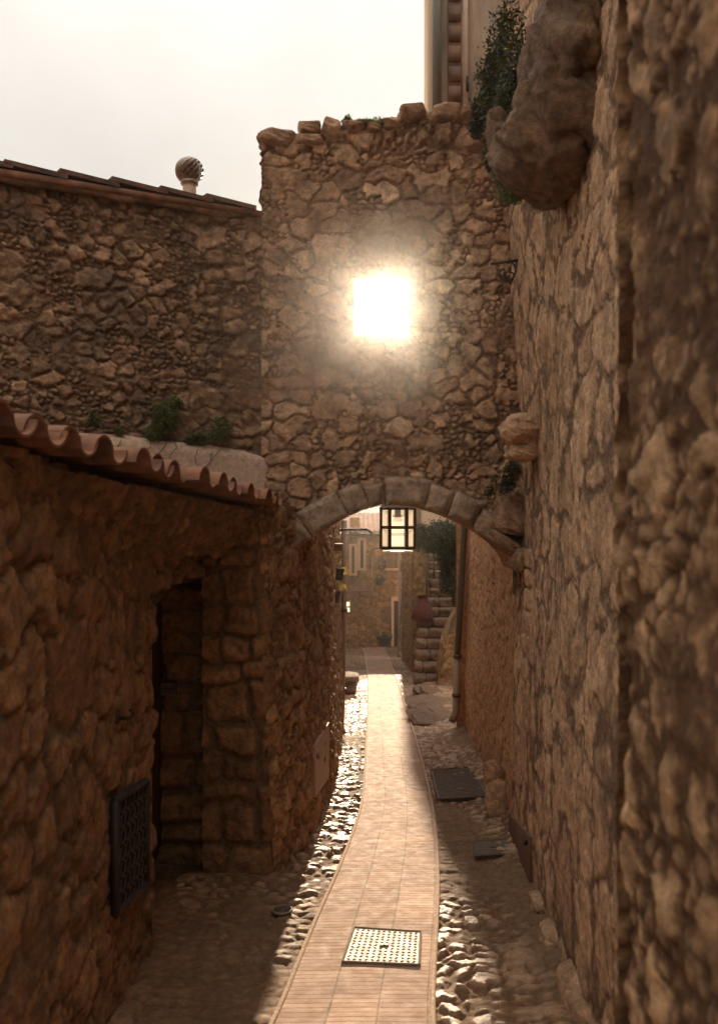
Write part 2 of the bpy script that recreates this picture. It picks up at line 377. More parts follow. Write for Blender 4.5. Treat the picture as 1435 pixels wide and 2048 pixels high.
M['red'] = plain('red_clay', (.10, .017, .011), .8, 0, .25, 8, .1)
M['pot'] = plain('dark_pot', (.05, .03, .022), .7, 0, .3, 8, .15)
M['leaf'] = leaf_mat('leaf_green', (.06, .062, .016), (.15, .145, .045))
M['leaf_dark'] = leaf_mat('leaf_dark', (.026, .026, .010), (.065, .06, .022), .3)
M['leaf_dry'] = leaf_mat('leaf_dry', (.20, .125, .045), (.42, .27, .11), .5)
M['stem'] = plain('twig', (.10, .065, .04), .8, 0, .3, 20, .3)
M['earth'] = plain('earth', (.17, .115, .075), .95, 0, .3, 3, .6, .3, .03)

def glass_mat():
    m, nt, b = mat_new('frosted_glass')
    tr = nt.nodes.new('ShaderNodeBsdfTranslucent'); tr.inputs[0].default_value = (.97, .93, .86, 1)
    cl = nt.nodes.new('ShaderNodeBsdfTransparent'); cl.inputs[0].default_value = (.97, .93, .85, 1)
    mx = nt.nodes.new('ShaderNodeMixShader'); mx.inputs[0].default_value = .5
    L(nt, cl.outputs[0], mx.inputs[1]); L(nt, tr.outputs[0], mx.inputs[2])
    gl_ = nt.nodes.new('ShaderNodeBsdfGlossy'); gl_.inputs['Roughness'].default_value = .2
    m2 = nt.nodes.new('ShaderNodeMixShader'); m2.inputs[0].default_value = .06
    L(nt, mx.outputs[0], m2.inputs[1]); L(nt, gl_.outputs[0], m2.inputs[2]); L(nt, m2.outputs[0], nt.nodes['Material Output'].inputs['Surface'])
    return m
M['frost'] = glass_mat()

def brick_mat():
    m, nt, b = mat_new('brick_paving')
    uv = nt.nodes.new('ShaderNodeTexCoord').outputs['UV']
    co = coords(nt)
    wob = nt.nodes.new('ShaderNodeVectorMath'); wob.operation = 'MULTIPLY_ADD'
    nn = nt.nodes.new('ShaderNodeTexNoise'); nn.inputs['Scale'].default_value = 1.2; L(nt, uv, nn.inputs['Vector'])
    L(nt, nn.outputs['Color'], wob.inputs[0]); wob.inputs[1].default_value = (.02, .025, 0); L(nt, uv, wob.inputs[2])
    br = nt.nodes.new('ShaderNodeTexBrick'); L(nt, wob.outputs[0], br.inputs['Vector'])
    br.offset = 0.0; br.squash = 1
    for k, v in (('Scale', 1.0), ('Mortar Size', .006), ('Mortar Smooth', .3), ('Bias', -.1), ('Brick Width', .25), ('Row Height', .052)): br.inputs[k].default_value = v
    br.inputs['Color1'].default_value = (.41, .24, .158, 1); br.inputs['Color2'].default_value = (.55, .355, .25, 1); br.inputs['Mortar'].default_value = (.25, .155, .10, 1)
    # whole laid panels of a slightly different batch
    b2 = nt.nodes.new('ShaderNodeTexBrick'); L(nt, uv, b2.inputs['Vector']); b2.offset = .0
    for k, v in (('Scale', 1.0), ('Mortar Size', 0.0), ('Brick Width', .25), ('Row Height', .31), ('Bias', -.55)): b2.inputs[k].default_value = v
    b2.inputs['Color1'].default_value = (.92, .92, .92, 1); b2.inputs['Color2'].default_value = (1.55, 1.5, 1.42, 1)
    col = mix(nt, 1, br.outputs['Color'], b2.outputs['Color'], 'MULTIPLY')
    n1 = noise(nt, co, 4, 8, .7, .4)
    col = mix(nt, .5, col, ramp(nt, n1, [(.3, (.62, .6, .58)), (.7, (1.2, 1.2, 1.2))]), 'MULTIPLY')
    L(nt, col, b.inputs['Base Color']); L(nt, mrange(nt, noise(nt, co, 11, 6, .7), .3, .7, .7, .95), b.inputs['Roughness'])
    b.inputs['Specular IOR Level'].default_value = .17
    a = nt.nodes.new('ShaderNodeMath'); a.operation = 'MULTIPLY_ADD'; L(nt, br.outputs['Fac'], a.inputs[0]); a.inputs[1].default_value = -.9
    L(nt, noise(nt, co, 40, 6, .7), a.inputs[2]); bump(nt, a.outputs[0], .3, .012, b)
    return m
M['brick'] = brick_mat()

# ------------------------------------------------------------------ wall sheets
def lin(a, b, d): return np.linspace(a, b, max(2, int(round(abs(b - a) / d)) + 1))
def sheet(mb, us, vs, pos, nrm, rel, mask=None, ucell=None):
    U, V = np.meshgrid(us, vs)
    h, col = rel(U, V)
    P = pos(U, V) + nrm(U, V) * h[..., None] if callable(nrm) else pos(U, V) + np.asarray(nrm, float) * h[..., None]
    mk = None
    if mask is not None:
        uc = (U[:-1, :-1] + U[1:, 1:]) / 2; vc = (V[:-1, :-1] + V[1:, 1:]) / 2; mk = mask(uc, vc)
    mb.grid(P, col, mk); return mb
def plane_pos(o, du, dv):
    o = np.asarray(o, float); du = np.asarray(du, float); dv = np.asarray(dv, float)
    return lambda U, V: o + U[..., None] * du + V[..., None] * dv

# ================================================================== GROUND
def build_ground():
    mb = MB()
    xs = np.array([-90, -40, -15, -6, -3, 0, 3, 6, 15, 40, 90.]); ys = np.array([-90, -30, -8, 0, 8, 16, 25, 35, 45, 52, 90, 140.])
    U, V = np.meshgrid(xs, ys); P = np.stack([U, V, zg(V) - .05], -1)
    mb.grid(P, np.tile(np.array([.5, 0, .5, 1.]), U.shape + (1,)))
    struct(mb.build('ground', M['earth']))
build_ground()
# path edges, as points on the slope
PL = [(545, 2070), (597, 1934), (640, 1827), (676, 1752), (705, 1675), (721, 1630), (729, 1590), (731, 1537), (735, 1460), (737, 1405), (736, 1346), (731, 1316), (729, 1302), (720, 1292)]
PR = [(856, 2070), (862, 1934), (870, 1827), (872, 1739), (869, 1675), (863, 1620), (854, 1575), (843, 1528), (830, 1480), (811, 1420), (790, 1353), (777, 1318), (770, 1302), (764, 1292)]
gl = np.array([G(*p) for p in PL]); gr = np.array([G(*p) for p in PR])
gl = np.concatenate([[[gl[0][0] - .55, 1.2, 0]], gl]); gr = np.concatenate([[[gr[0][0] - .1, 1.2, 0]], gr])
def smooth_interp(y, g):
    xs = [np.interp(y + d, g[:, 1], g[:, 0]) for d in (-.5, -.25, 0, .25, .5)]
    return sum(xs) / 5
def pathL(y): return smooth_interp(y, gl)
def pathR(y): return smooth_interp(y, gr)
YS = np.exp(np.linspace(math.log(1.5), math.log(44), 1300))
def build_path():
    ts = np.linspace(0, 1, 13)
    T, Y = np.meshgrid(ts, YS[::3])
    X = pathL(Y) * (1 - T) + pathR(Y) * T
    Z = zg(Y) + .012 - .008 * np.abs(T - .5) + .004 * fbm(X / .3, Y / .4, 3, 3)
    mb = MB(); mb.grid(np.stack([X, Y, Z], -1), np.tile(np.array([.5, 0, .5, 1.]), X.shape + (1,)))
    o = mb.build('brick_path', M['brick']); struct(o)
    me = o.data; uvl = me.uv_layers.new(name='UVMap')
    uvv = np.stack([(T * .75).ravel(), Y.ravel() * 1.0056], -1)
    li = np.zeros(len(me.loops), np.int32); me.loops.foreach_get('vertex_index', li)
    uvl.data.foreach_set('uv', uvv[li].ravel().astype(np.float32))
    # thin cement edging either side
    for nm, fn, sg in (('path_edging', pathL, -1), ('path_edging', pathR, 1)):
        mb = MB(); prof = [(0, .0), (.0, .018), (.022, .02), (.028, .0)]
        y = YS[::3]
        P = np.stack([np.stack([fn(y) + sg * (.001 + a), y, zg(y) + b], -1) for a, b in prof], 1)
        mb.grid(P, np.tile(np.array([.5, 0, .5, 1.]), P.shape[:2] + (1,))); struct(mb.build(nm, M['stucco']))
build_path()

def left_foot(y): return np.interp(y, [0, 2.5, 6.7, 6.85, 7.57, 9.7, 14.2, 14.3, 30, 44], [-1.3, -1.3, -1.22, -.62, -.47, -.31, -.27, -.5, -.55, -.9])
def right_foot(y): return np.interp(y, [0, 2.5, 5.1, 6.19, 8.15, 10.1, 14.5, 14.6, 22, 36], [.75, 1.0, 1.15, 1.24, 1.40, 1.48, 1.67, 2.4, 2.4, 3.2])
def build_cobbles():
    for nm, side, seed in (('cobbled_gutter', -1, 5), ('cobbled_pavement', 1, 77)):
        n = 95 if side < 0 else 105
        ts = np.linspace(0, 1, n); T, Y = np.meshgrid(ts, YS)
        if side < 0: A = left_foot(Y) - .25; B = pathL(Y) - .03
        else: A = pathR(Y) + .03; B = right_foot(Y) + .25
        X = A * (1 - T) + B * T
        h, col = relief(X, Y, (.135, .115), seed, .023, .026, .022, .013, merge=.35, warp=.30, fill=0, groove=.008)
        flat = sst(fbm(X / .8, Y / 1.6, seed + 70, 3), .05, .2)              # stretches lost under cement
        if side > 0: flat = np.maximum(flat, sst(X, .95, 1.1) * sst(7.4 - Y, 0, .5) * .9)
        h = h * (1 - .5 * flat); col[..., 1] = np.maximum(col[..., 1], flat * .85)
        rise = (.10 if side > 0 else .03) * sst(np.abs(X - (pathR(Y) if side > 0 else pathL(Y))), .35, 1.0)
        Z = zg(Y) - .012 + h + rise + .03 * fbm(X / .5, Y / .6, seed + 60, 3)
        mb = MB(); mb.grid(np.stack([X, Y, Z], -1), col); struct(mb.build(nm, M['cobble']))
build_cobbles()
# ledge of worn bedrock on the right, below the stairs
def build_bedrock():
    mb = MB(); rng = random.Random(4)
    for k in range(14):
        g = G(rng.uniform(848, 908), rng.uniform(1385, 1445))
        mb.rock(g + [0, 0, .0], (rng.uniform(.5, 1.0), rng.uniform(.8, 1.6), rng.uniform(.1, .24)), 30 + k, .1, .3, rot=-.3, facets=5)
    o = mb.build('bedrock_ledge', M['boulder']); struct(o)
build_bedrock()

# ================================================================== ARCHWAY WALL
AY = 7.7
INTR = np.array([W(x, y, AY)[[0, 2]] for x, y in [(556, 1150), (563, 1126), (585, 1106), (614, 1083), (640, 1065), (669, 1048), (696, 1033), (723, 1021), (758, 1011), (797, 1008.5), (837, 1013), (876, 1025), (911, 1038.5), (938, 1050), (969, 1068), (990, 1083), (1008, 1099), (1024, 1118), (1036, 1145)]])
def arch_z(x): return np.interp(x, INTR[:, 0], INTR[:, 1], left=-9, right=-9)
WX0, WX1, WZ0, WZ1 = W(709, 0, AY)[0], W(812, 0, AY)[0], W(0, 672, AY)[2], W(0, 563, AY)[2]
TOP = np.array([W(x, y, AY)[[0, 2]] for x, y in [(480, 282), (523, 282), (600, 276), (690, 262), (800, 250), (850, 238), (940, 240), (1060, 240)]])
def build_archway():
    root = thing('archway_wall', (.35, AY + .3, float(zg(AY))), 'tall rubble stone wall across the alley pierced by a low arch and a small square opening', 'archway')
    XL, XR = -.845, 1.46
    us = np.unique(np.concatenate([lin(XL, WX0, .0085), lin(WX0, WX1, .0085), lin(WX1, XR, .0085)]))
    vs = np.unique(np.concatenate([lin(-.75, WZ0, .0085), lin(WZ0, WZ1, .0085), lin(WZ1, 3.5, .0085)]))
    def rel(U, V):
        h, c = relief(U, V, (.20, .135), 21, .027, .012, .018, .016, merge=.5, warp=.24)
        # a row of upright stones under the coping
        topz = np.interp(U, TOP[:, 0], TOP[:, 1])
        h2, c2 = relief(U, (topz - V), (.16, .30), 55, .05, .03, .04, .014, merge=.0, warp=.2)
        w = (sst(topz - V, .03, .06) * (1 - sst(topz - V, .26, .3)) * sst(U, -.25, -.15))[..., None]
        h = h * (1 - w[..., 0]) + h2 * w[..., 0]; c = c * (1 - w) + c2 * w
        # plaster skim beside the opening
        sk = sst(fbm(U / .5, V / .5, 91, 4), -.02, .12) * sst(V, .9, 1.4) * (1 - sst(V, 2.5, 2.9)) * (1 - sst(np.abs(U - .15), .5, .95))
        h = h * (1 - .55 * sk) + .02 * sk; c[..., 1] = np.maximum(c[..., 1], sk * .8)
        nearw = 1 - sst(np.maximum(np.maximum(WX0 - U, U - WX1), np.maximum(WZ0 - V, V - WZ1)), 0, .03)
        h = h * (1 - nearw) + .03 * nearw
        return h, c
    mask = lambda u, v: ~((u > WX0) & (u < WX1) & (v > WZ0) & (v < WZ1)) & (v > arch_z(u) + .05) & (v < np.interp(u, TOP[:, 0], TOP[:, 1]))
    mb = MB()
    sheet(mb, us, vs, plane_pos((0, AY, 0), (1, 0, 0), (0, 0, 1)), (0, -1, 0), rel, mask)
    # the back, coarse, with a splayed opening
    BY = AY + .38; bx0, bx1, bz0, bz1 = WX0 - .12, WX1 + .2, WZ0 - .05, WZ1 + .36
    us2 = np.unique(np.concatenate([lin(XL, bx0, .06), lin(bx0, bx1, .06), lin(bx1, XR, .06)])); vs2 = np.unique(np.concatenate([lin(-.75, bz0, .06), lin(bz0, bz1, .06), lin(bz1, 3.5, .06)]))
    mask2 = lambda u, v: ~((u > bx0) & (u < bx1) & (v > bz0) & (v < bz1)) & (v > arch_z(u) + .06) & (v < np.interp(u, TOP[:, 0], TOP[:, 1]))
    sheet(mb, us2, vs2, plane_pos((0, BY, 0), (1, 0, 0), (0, 0, 1)), (0, 1, 0), lambda U, V: relief(U, V, (.2, .13), 23, .04, .02), mask2)
    # splayed reveals of the opening, in real depth
    fr = [(WX0, WZ0), (WX1, WZ0), (WX1, WZ1), (WX0, WZ1)]; bk = [(bx0, bz0), (bx1, bz0), (bx1, bz1), (bx0, bz1)]
    for k in range(4):
        a, b, c, d = fr[k], fr[(k + 1) % 4], bk[(k + 1) % 4], bk[k]
        mb.add([(a[0], AY - .03, a[1]), (b[0], AY - .03, b[1]), (c[0], BY + .03, c[1]), (d[0], BY + .03, d[1])], [(0, 1, 2, 3)], (.5, .6, .5, 1))
    # top and free left end
    for k in range(len(TOP) - 1):
        (x0, z0), (x1, z1) = TOP[k], TOP[k + 1]; x0 = max(x0, XL)
        if x1 <= XL: continue
        mb.add([(x0, AY - .02, z0 - .01), (x1, AY - .02, z1 - .01), (x1, BY, z1 - .01), (x0, BY, z0 - .01)], [(0, 1, 2, 3)], (.3, .5, .5, 1))
    sheet(mb, lin(AY - .03, BY, .02), lin(1.5, 3.3, .015), lambda U, V: np.stack([XL + 0 * U, U, V], -1), (-1, 0, 0), lambda U, V: relief(U, V, (.2, .14), 24, .045, .02))
    mb.build('masonry', M['arch'], root)
    # arch ring: large dressed stones around the mouth
    d = np.diff(INTR, axis=0); s = np.concatenate([[0], np.cumsum(np.hypot(d[:, 0], d[:, 1]))])
    def curve(t, off):
        x = np.interp(t, s, INTR[:, 0]); z = np.interp(t, s, INTR[:, 1]); e = .05
        tx = np.interp(t + e, s, INTR[:, 0]) - np.interp(t - e, s, INTR[:, 0]); tz = np.interp(t + e, s, INTR[:, 1]) - np.interp(t - e, s, INTR[:, 1])
        l = np.hypot(tx, tz) + 1e-9; return x - tz / l * off, z + tx / l * off
    joints = np.array([0, .20, .46, .83, 1.02, 1.16, 1.50, 1.71, 1.95, 2.12, s[-1] + .01]); joints = joints * s[-1] / joints[-1]
    sf = MB(); depths = [.19, .23, .26, .24, .20, .255, .22, .235, .19, .18]
    mb = MB()
    for k in range(len(joints) - 1):
        t = lin(joints[k] + .004, joints[k + 1] - .004, .011); q = np.linspace(0, 1, 22)
        T, Q = np.meshgrid(t, q); dep = depths[k] + .03 * fbm(T / .15, T * 0 + k, 61, 3)
        X, Z = curve(T + .035 * fbm(Q * dep / .12, T * 0 + k, 63, 2) * Q, Q * dep + .004 * (1 - Q))
        e = np.minimum(np.minimum(T - joints[k], joints[k + 1] - T), np.minimum((1 - Q) * dep, Q * dep + .015)) + .012 * fbm(T / .08, Q * dep / .08, 66 + k, 3)
        hh = .040 * sst(e, -.006, .055) * (.6 + .8 * hsh(k, 1, 3)) + .030 * fbm(X / .11, Z / .11, 62 + k, 5) - .006
        P = np.stack([X, AY - .035 - hh, Z], -1)
        col = np.zeros(T.shape + (4,)); col[..., 0] = hsh(k, 9, 4); col[..., 1] = (1 - sst(e, .002, .012)) * .7; col[..., 3] = 1
        mb.grid(P[:, ::1], col)
        # soffit of this voussoir carried back through the wall's depth
        yb = np.linspace(0, 1, 14); T2, Y2 = np.meshgrid(t, yb); X2, Z2 = curve(T2, 0 * T2 + .004 + .012 * fbm(T2 / .1, Y2 / .15, 70 + k, 3))
        P2 = np.stack([X2, AY - .03 + Y2 * .85, Z2 - .002], -1); c2 = np.zeros(T2.shape + (4,)); c2[..., 0] = .6; c2[..., 3] = 1; c2[..., 1] = .25
        sf.grid(P2, c2)
    mb.build('arch_ring', M['ring'], root); sf.build('soffit', M['passage'], root)  # soffit takes the brighter passage colour to imitate light bounced off the path
    # vault behind the ring closes the depth of the passage up to the back
    mb = MB(); t = lin(0, s[-1], .05)
    xo, zo = curve(t, 0 * t + .01); xo2, zo2 = curve(t, 0 * t + .30)
    P = np.stack([np.stack([xo, 0 * xo + AY + .82, zo], -1), np.stack([xo2, 0 * xo + AY + .82, zo2], -1), np.stack([xo2, 0 * xo + BY - .02, zo2], -1)], 0)
    mb.grid(P, np.tile(np.array([.4, .4, .5, 1.]), P.shape[:2] + (1,)))
    mb.build('vault', M['ring'], root)
    # coping: loose capping stones
    mb = MB()
    cop = [(523, 597, 273, 306), (596, 640, 254, 282), (590, 645, 278, 304), (641, 682, 250, 290), (684, 728, 254, 276), (730, 762, 256, 276), (764, 800, 252, 272), (797, 852, 222, 254), (848, 882, 232, 262), (858, 918, 226, 262), (872, 900, 262, 300), (915, 950, 226, 258), (946, 985, 232, 268)]
    for k, (x0, x1, y0, y1) in enumerate(cop):
        c = W((x0 + x1) / 2, (y0 + y1) / 2, AY + .12)
        mb.rock(c, ((x1 - x0) / F * AY * 1.08, .40, (y1 - y0) / F * AY * 1.12), 100 + k, .45, .17, rot=(hsh(k, 3, 2) - .5) * .3)
    mb.build('coping', M['arch'], root)
build_archway()

# ================================================================== RIGHT-HAND HOUSE WALL
def right_x(Y, Z):
    base = np.interp(Y, [0, 2.3, 5.1, 6.19, 8.2, 15], [.92, .99, 1.15, 1.24, 1.375, 1.72])
    k = Z - zg(Y)
    return base + .06 * sst(k, .6, 2.6) - .10 * sst(Z, .3, 2.6) * sst(Y, 4.5, 7.5) - .02 * np.maximum(0, Z - 2.5)
def build_right():
    root = thing('stone_house', (1.5, 5.5, float(zg(5.5))), 'tall pale stone house wall running along the right side of the alley', 'house')
    mb = MB()
    us = lin(2.2, 7.95, .018); vs = lin(-3.1, 5.2, .016)
    def rel(U, V):
        h, c = relief(U, V, (.46, .31), 131, .008, .034, .03, .012, merge=.3, warp=.46, fill=.012)
        return h - .01, c
    sheet(mb, us, vs, lambda U, V: np.stack([right_x(U, V), U, V], -1), (-1, 0, 0), rel, lambda u, v: (v > zg(u) - .15))
    mb.box((1.75, 2.2, -3.3), (4.5, 7.95, 5.2), (.5, .5, .5, 1))
    mb.add([(1.0, 2.2, -2.6), (1.8, 2.2, -2.6), (1.8, 2.2, 5.2), (.9, 2.2, 5.2)], [(0, 1, 2, 3)], (.5, .5, .5, 1))
    mb.build('masonry', M['right'], root)
    # corner stones where the wall takes the arch
    for k, (x, y, w, h) in enumerate([(1062, 1118, 26, 36), (1066, 1158, 24, 34), (1068, 1200, 22, 40), (1058, 1245, 22, 44), (1055, 1290, 20, 40), (1050, 1340, 20, 44)]):
        c = W(x, y, 7.05); c[0] = float(right_x(7.2, c[2])) + .02
        mb = MB(); mb.rock(c, (.10, .34, h / F * 7.2), 210 + k, .8, .1); mb.build('quoin', M['right'], root)
    # low rusty service plate let into the foot of the wall
    p = MB(); yy = np.linspace(6.45, 8.0, 12); tt = np.linspace(0, 1, 8); T, Yg = np.meshgrid(tt, yy)
    Zg = zg(Yg) + .01 + T * (np.interp(Yg, [6.45, 8.0], [-2.38, -2.72]) - zg(Yg)); P = np.stack([right_x(Yg, Zg) - .016, Yg, Zg], -1)
    cc = np.tile(np.array([.5, 0, .5, 1.]), T.shape + (1,)); p.grid(P, cc); P2 = P + [.03, 0, 0]
    for A_, B_ in ((P[0], P2[0]), (P[-1], P2[-1]), (P[:, -1], P2[:, -1])): p.grid(np.stack([A_, B_]), cc[:2, :len(A_)] if len(A_) <= 8 else np.tile(np.array([.5, 0, .5, 1.]), (2, len(A_), 1)))
    pl = p.build('service_plate', M['rust_panel'], root)
    lk = MB(); lk.rock((float(right_x(6.6, -2.46)) - .03, 6.6, -2.46), (.03, .04, .04), 5, .5, .02, n=8); lk.build('lock', M['iron'], pl)
    # footing lumps
    rng = random.Random(8)
    for k in range(5):
        mb = MB(); Y = rng.uniform(4.3, 6.0); mb.rock((float(right_foot(Y)) + .03, Y, float(zg(Y)) + .05), (.2, .35, rng.uniform(.12, .22)), 300 + k, .3, .2)
        mb.build('footing_stone', M['right'], root)
build_right()
def build_pier():
    root = thing('stone_pier', (.9, 1.6, float(zg(1.6))), 'dark weathered rubble pier very close on the right edge, out of focus', 'pier')
    mb = MB(); us = lin(.3, 2.42, .012); vs = lin(-2.4, 2.6, .012)
    X0 = lambda U: .655 + .012 * U
    def rel(U, V):
        h, c = relief(U, V, (.24, .20), 401, .013, .040, .02, .024, merge=.35, warp=.42, fill=.05, groove=.006)
        return h - .02, c
    rnd = lambda U: .10 * sst(U, 2.30, 2.44)
    sheet(mb, us, vs, lambda U, V: np.stack([X0(U) + rnd(U) + .06 * fbm(V / .4, U / .9, 8, 4), U + .10 * fbm(V / .22, V * 0 + 2, 9, 3) * sst(U, 2.1, 2.4), V], -1), (-1, 0, 0), rel)
    sheet(mb, lin(.70, 1.1, .03), vs[::2], lambda U, V: np.stack([U, 0 * U + 2.40, V], -1), (0, 1, 0), lambda U, V: relief(U, V, (.2, .15), 402, .04, .03))
    mb.box((.76, .3, -2.5), (1.2, 2.38, 2.6), (.3, .6, .5, 1))
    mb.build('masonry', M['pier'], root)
build_pier()
def rock_thing(name, label, cat, rocks, mat, seed, facets=9):
    mb = MB()
    for k, (c, sz, bl, ro, rt) in enumerate(rocks): mb.rock(c, sz, seed + k, bl, ro, rt, n=70, facets=facets)
    o = mb.build(name, mat); tag(o, label, cat); return o
rock_thing('rock_outcrop', 'large brown boulder jutting from the right house wall near its top, over the alley', 'rock',
           [(W(1088, 305, 5.0), (.58, .8, .46), .1, .34, -.3), (W(1130, 205, 4.8), (.44, .8, .75), .1, .38, .15), (W(1140, 70, 4.7), (.40, .8, .7), .1, .38, .1), (W(1003, 290, 5.15), (.13, .3, .34), .15, .38, .5), (W(1062, 165, 5.0), (.12, .3, .42), .15, .38, .1)], M['boulder'], 500, 5)
rock_thing('corbel_stone', 'rounded pale stone jutting from the right wall at arch height', 'rock', [(W(1045, 862, 6.7), (.32, .42, .24), .4, .2, .1), (W(1050, 902, 6.75), (.26, .4, .14), .4, .2, -.1)], M['right'], 520)
rock_thing('guard_stone', 'pale rounded guard stone standing at the foot of the right wall', 'guard stone', [(G(1000, 1632) + [-.03, -.02, .16], (.25, .24, .42), .1, .12, .08), (G(996, 1632) + [-.04, .06, .40], (.19, .2, .30), .05, .14, .1)], M['right'], 540, 3)
rock_thing('springer_ledge', 'broken rock ledge under the right end of the arch', 'rock', [(W(1000, 1085, 7.55), (.34, .3, .12), .3, .25, -.55), (W(1020, 1040, 7.6), (.30, .35, .3), .3, .2, 0), (W(975, 1055, 7.62), (.22, .3, .18), .3, .2, -.4), (W(1032, 1000, 7.62), (.2, .3, .2), .3, .22, 0), (W(1040, 1120, 7.4), (.14, .4, .2), .3, .2, -.3)], M['arch'], 560)

def build_passage():
    root = thing('plaster_house', (2.2, 11, float(zg(11))), 'ochre plastered house wall beyond the arch on the right', 'house')
    mb = MB(); us = lin(7.75, 14.6, .025); vs = lin(-4.0, 1.5, .02)
    def rel(U, V):
        h, c = relief(U, V, (.3, .2), 777, .012, .03, .03, .014); return h + .05 * fbm(U / .9, V / .9, 7, 4), c
    sheet(mb, us, vs, lambda U, V: np.stack([right_x(U, V) + .05, U, V], -1), (-1, 0, 0), rel, lambda u, v: v > zg(u) - .15)
    mb.box((1.86, 8.12, -4.2), (5, 14.6, 1.5)); mb.add([(1.6, 14.6, -4), (1.9, 14.6, -4), (1.9, 14.6, 1.5), (1.6, 14.6, 1.5)], [(0, 1, 2, 3)])
    mb.build('wall', M['passage'], root)
    nb = MB(); nb.tube([W(991, 1166, 9.2) + [-.02, 0, 0], W(985, 1168, 9.2)], .012, 6); nb.build('nail', M['iron'], root)
build_passage()
def downpipe(name, pts, r, mat, label, joints, lower=None):
    root = thing(name, pts[-1], label, 'drainpipe'); 
    if lower is None: MB().tube(pts, r, 12).build('pipe', mat, root)
    else:
        pts = np.asarray(pts); k = lower[0]
        MB().tube(pts[:k + 1], r, 12).build('pipe', mat, root); MB().tube(pts[k:], r * 1.12, 12).build('pipe', lower[1], root)
    for p in joints: MB().tube([np.asarray(p) + [0, 0, .03], np.asarray(p) - [0, 0, .03]], r * 1.35, 12).build('pipe_clip', M['iron_rust'], root)
downpipe('drainpipe', [W(930, 960, 14.3), W(928, 1050, 14.3), W(919, 1220, 14.3), W(914, 1315, 14.3), W(911, 1425, 14.3), W(903, 1442, 14.2)], .052, M['pipe'], 'dark drainpipe with ochre lower length on the corner of the plastered house', [W(914.5, 1312, 14.3), W(912, 1390, 14.3)], (3, M['pipe_pale']))
downpipe('drainpipe', [W(688, 1040, 13.9), W(687, 1200, 13.9), W(684, 1400, 13.9), W(682, 1455, 13.9), W(686, 1466, 13.8)], .045, M['pipe_pale'], 'ochre drainpipe down the end of the left alley wall', [W(685, 1380, 13.9), W(687, 1220, 13.9)])

# house corner over the wall at the top right
def build_top_house():
    Y = 8.9; root = thing('plaster_house', W(930, 240, Y), 'corner of a shuttered house rising above the top of the archway wall', 'house')
    mb = MB(); x0, x1 = W(868, 0, Y)[0], W(1040, 0, Y)[0]
    mb.box((x0, Y, 1.6), (x1 + 1.5, Y + 1.4, 6.2)); mb.build('wall', M['oldplaster'], root)
    MB().tube([(x0 + .02, Y - .06, 6.2), (x0 + .02, Y - .06, 3.6)], .045, 12).build('drainpipe', M['pipe'], root)
    sh = MB(); a, b = W(893, 0, Y)[0], W(922, 0, Y)[0]
    sh.box((a, Y - .05, 3.4), (b, Y - .003, 6.0)); s_ = sh.build('shutter', M['rust_panel'], root)
    rl = MB()
    for k in range(12): rl.box((a + .012, Y - .066, 3.5 + k * .2), (b - .012, Y - .052, 3.65 + k * .2))
    rl.build('slat', M['rust_panel'], s_)
    fr = MB(); a, b = W(923, 0, Y)[0], W(934, 0, Y)[0]; fr.box((a, Y - .04, 3.4), (b, Y - .003, 6.0)); fr.build('window_frame', M['panel'], root)
    MB().tube([((a + b) / 2 + .02, Y - .06, 4.35), ((a + b) / 2 + .02, Y - .06, 4.2)], .012, 8).build('shutter_hook', M['iron'], root)
build_top_house()

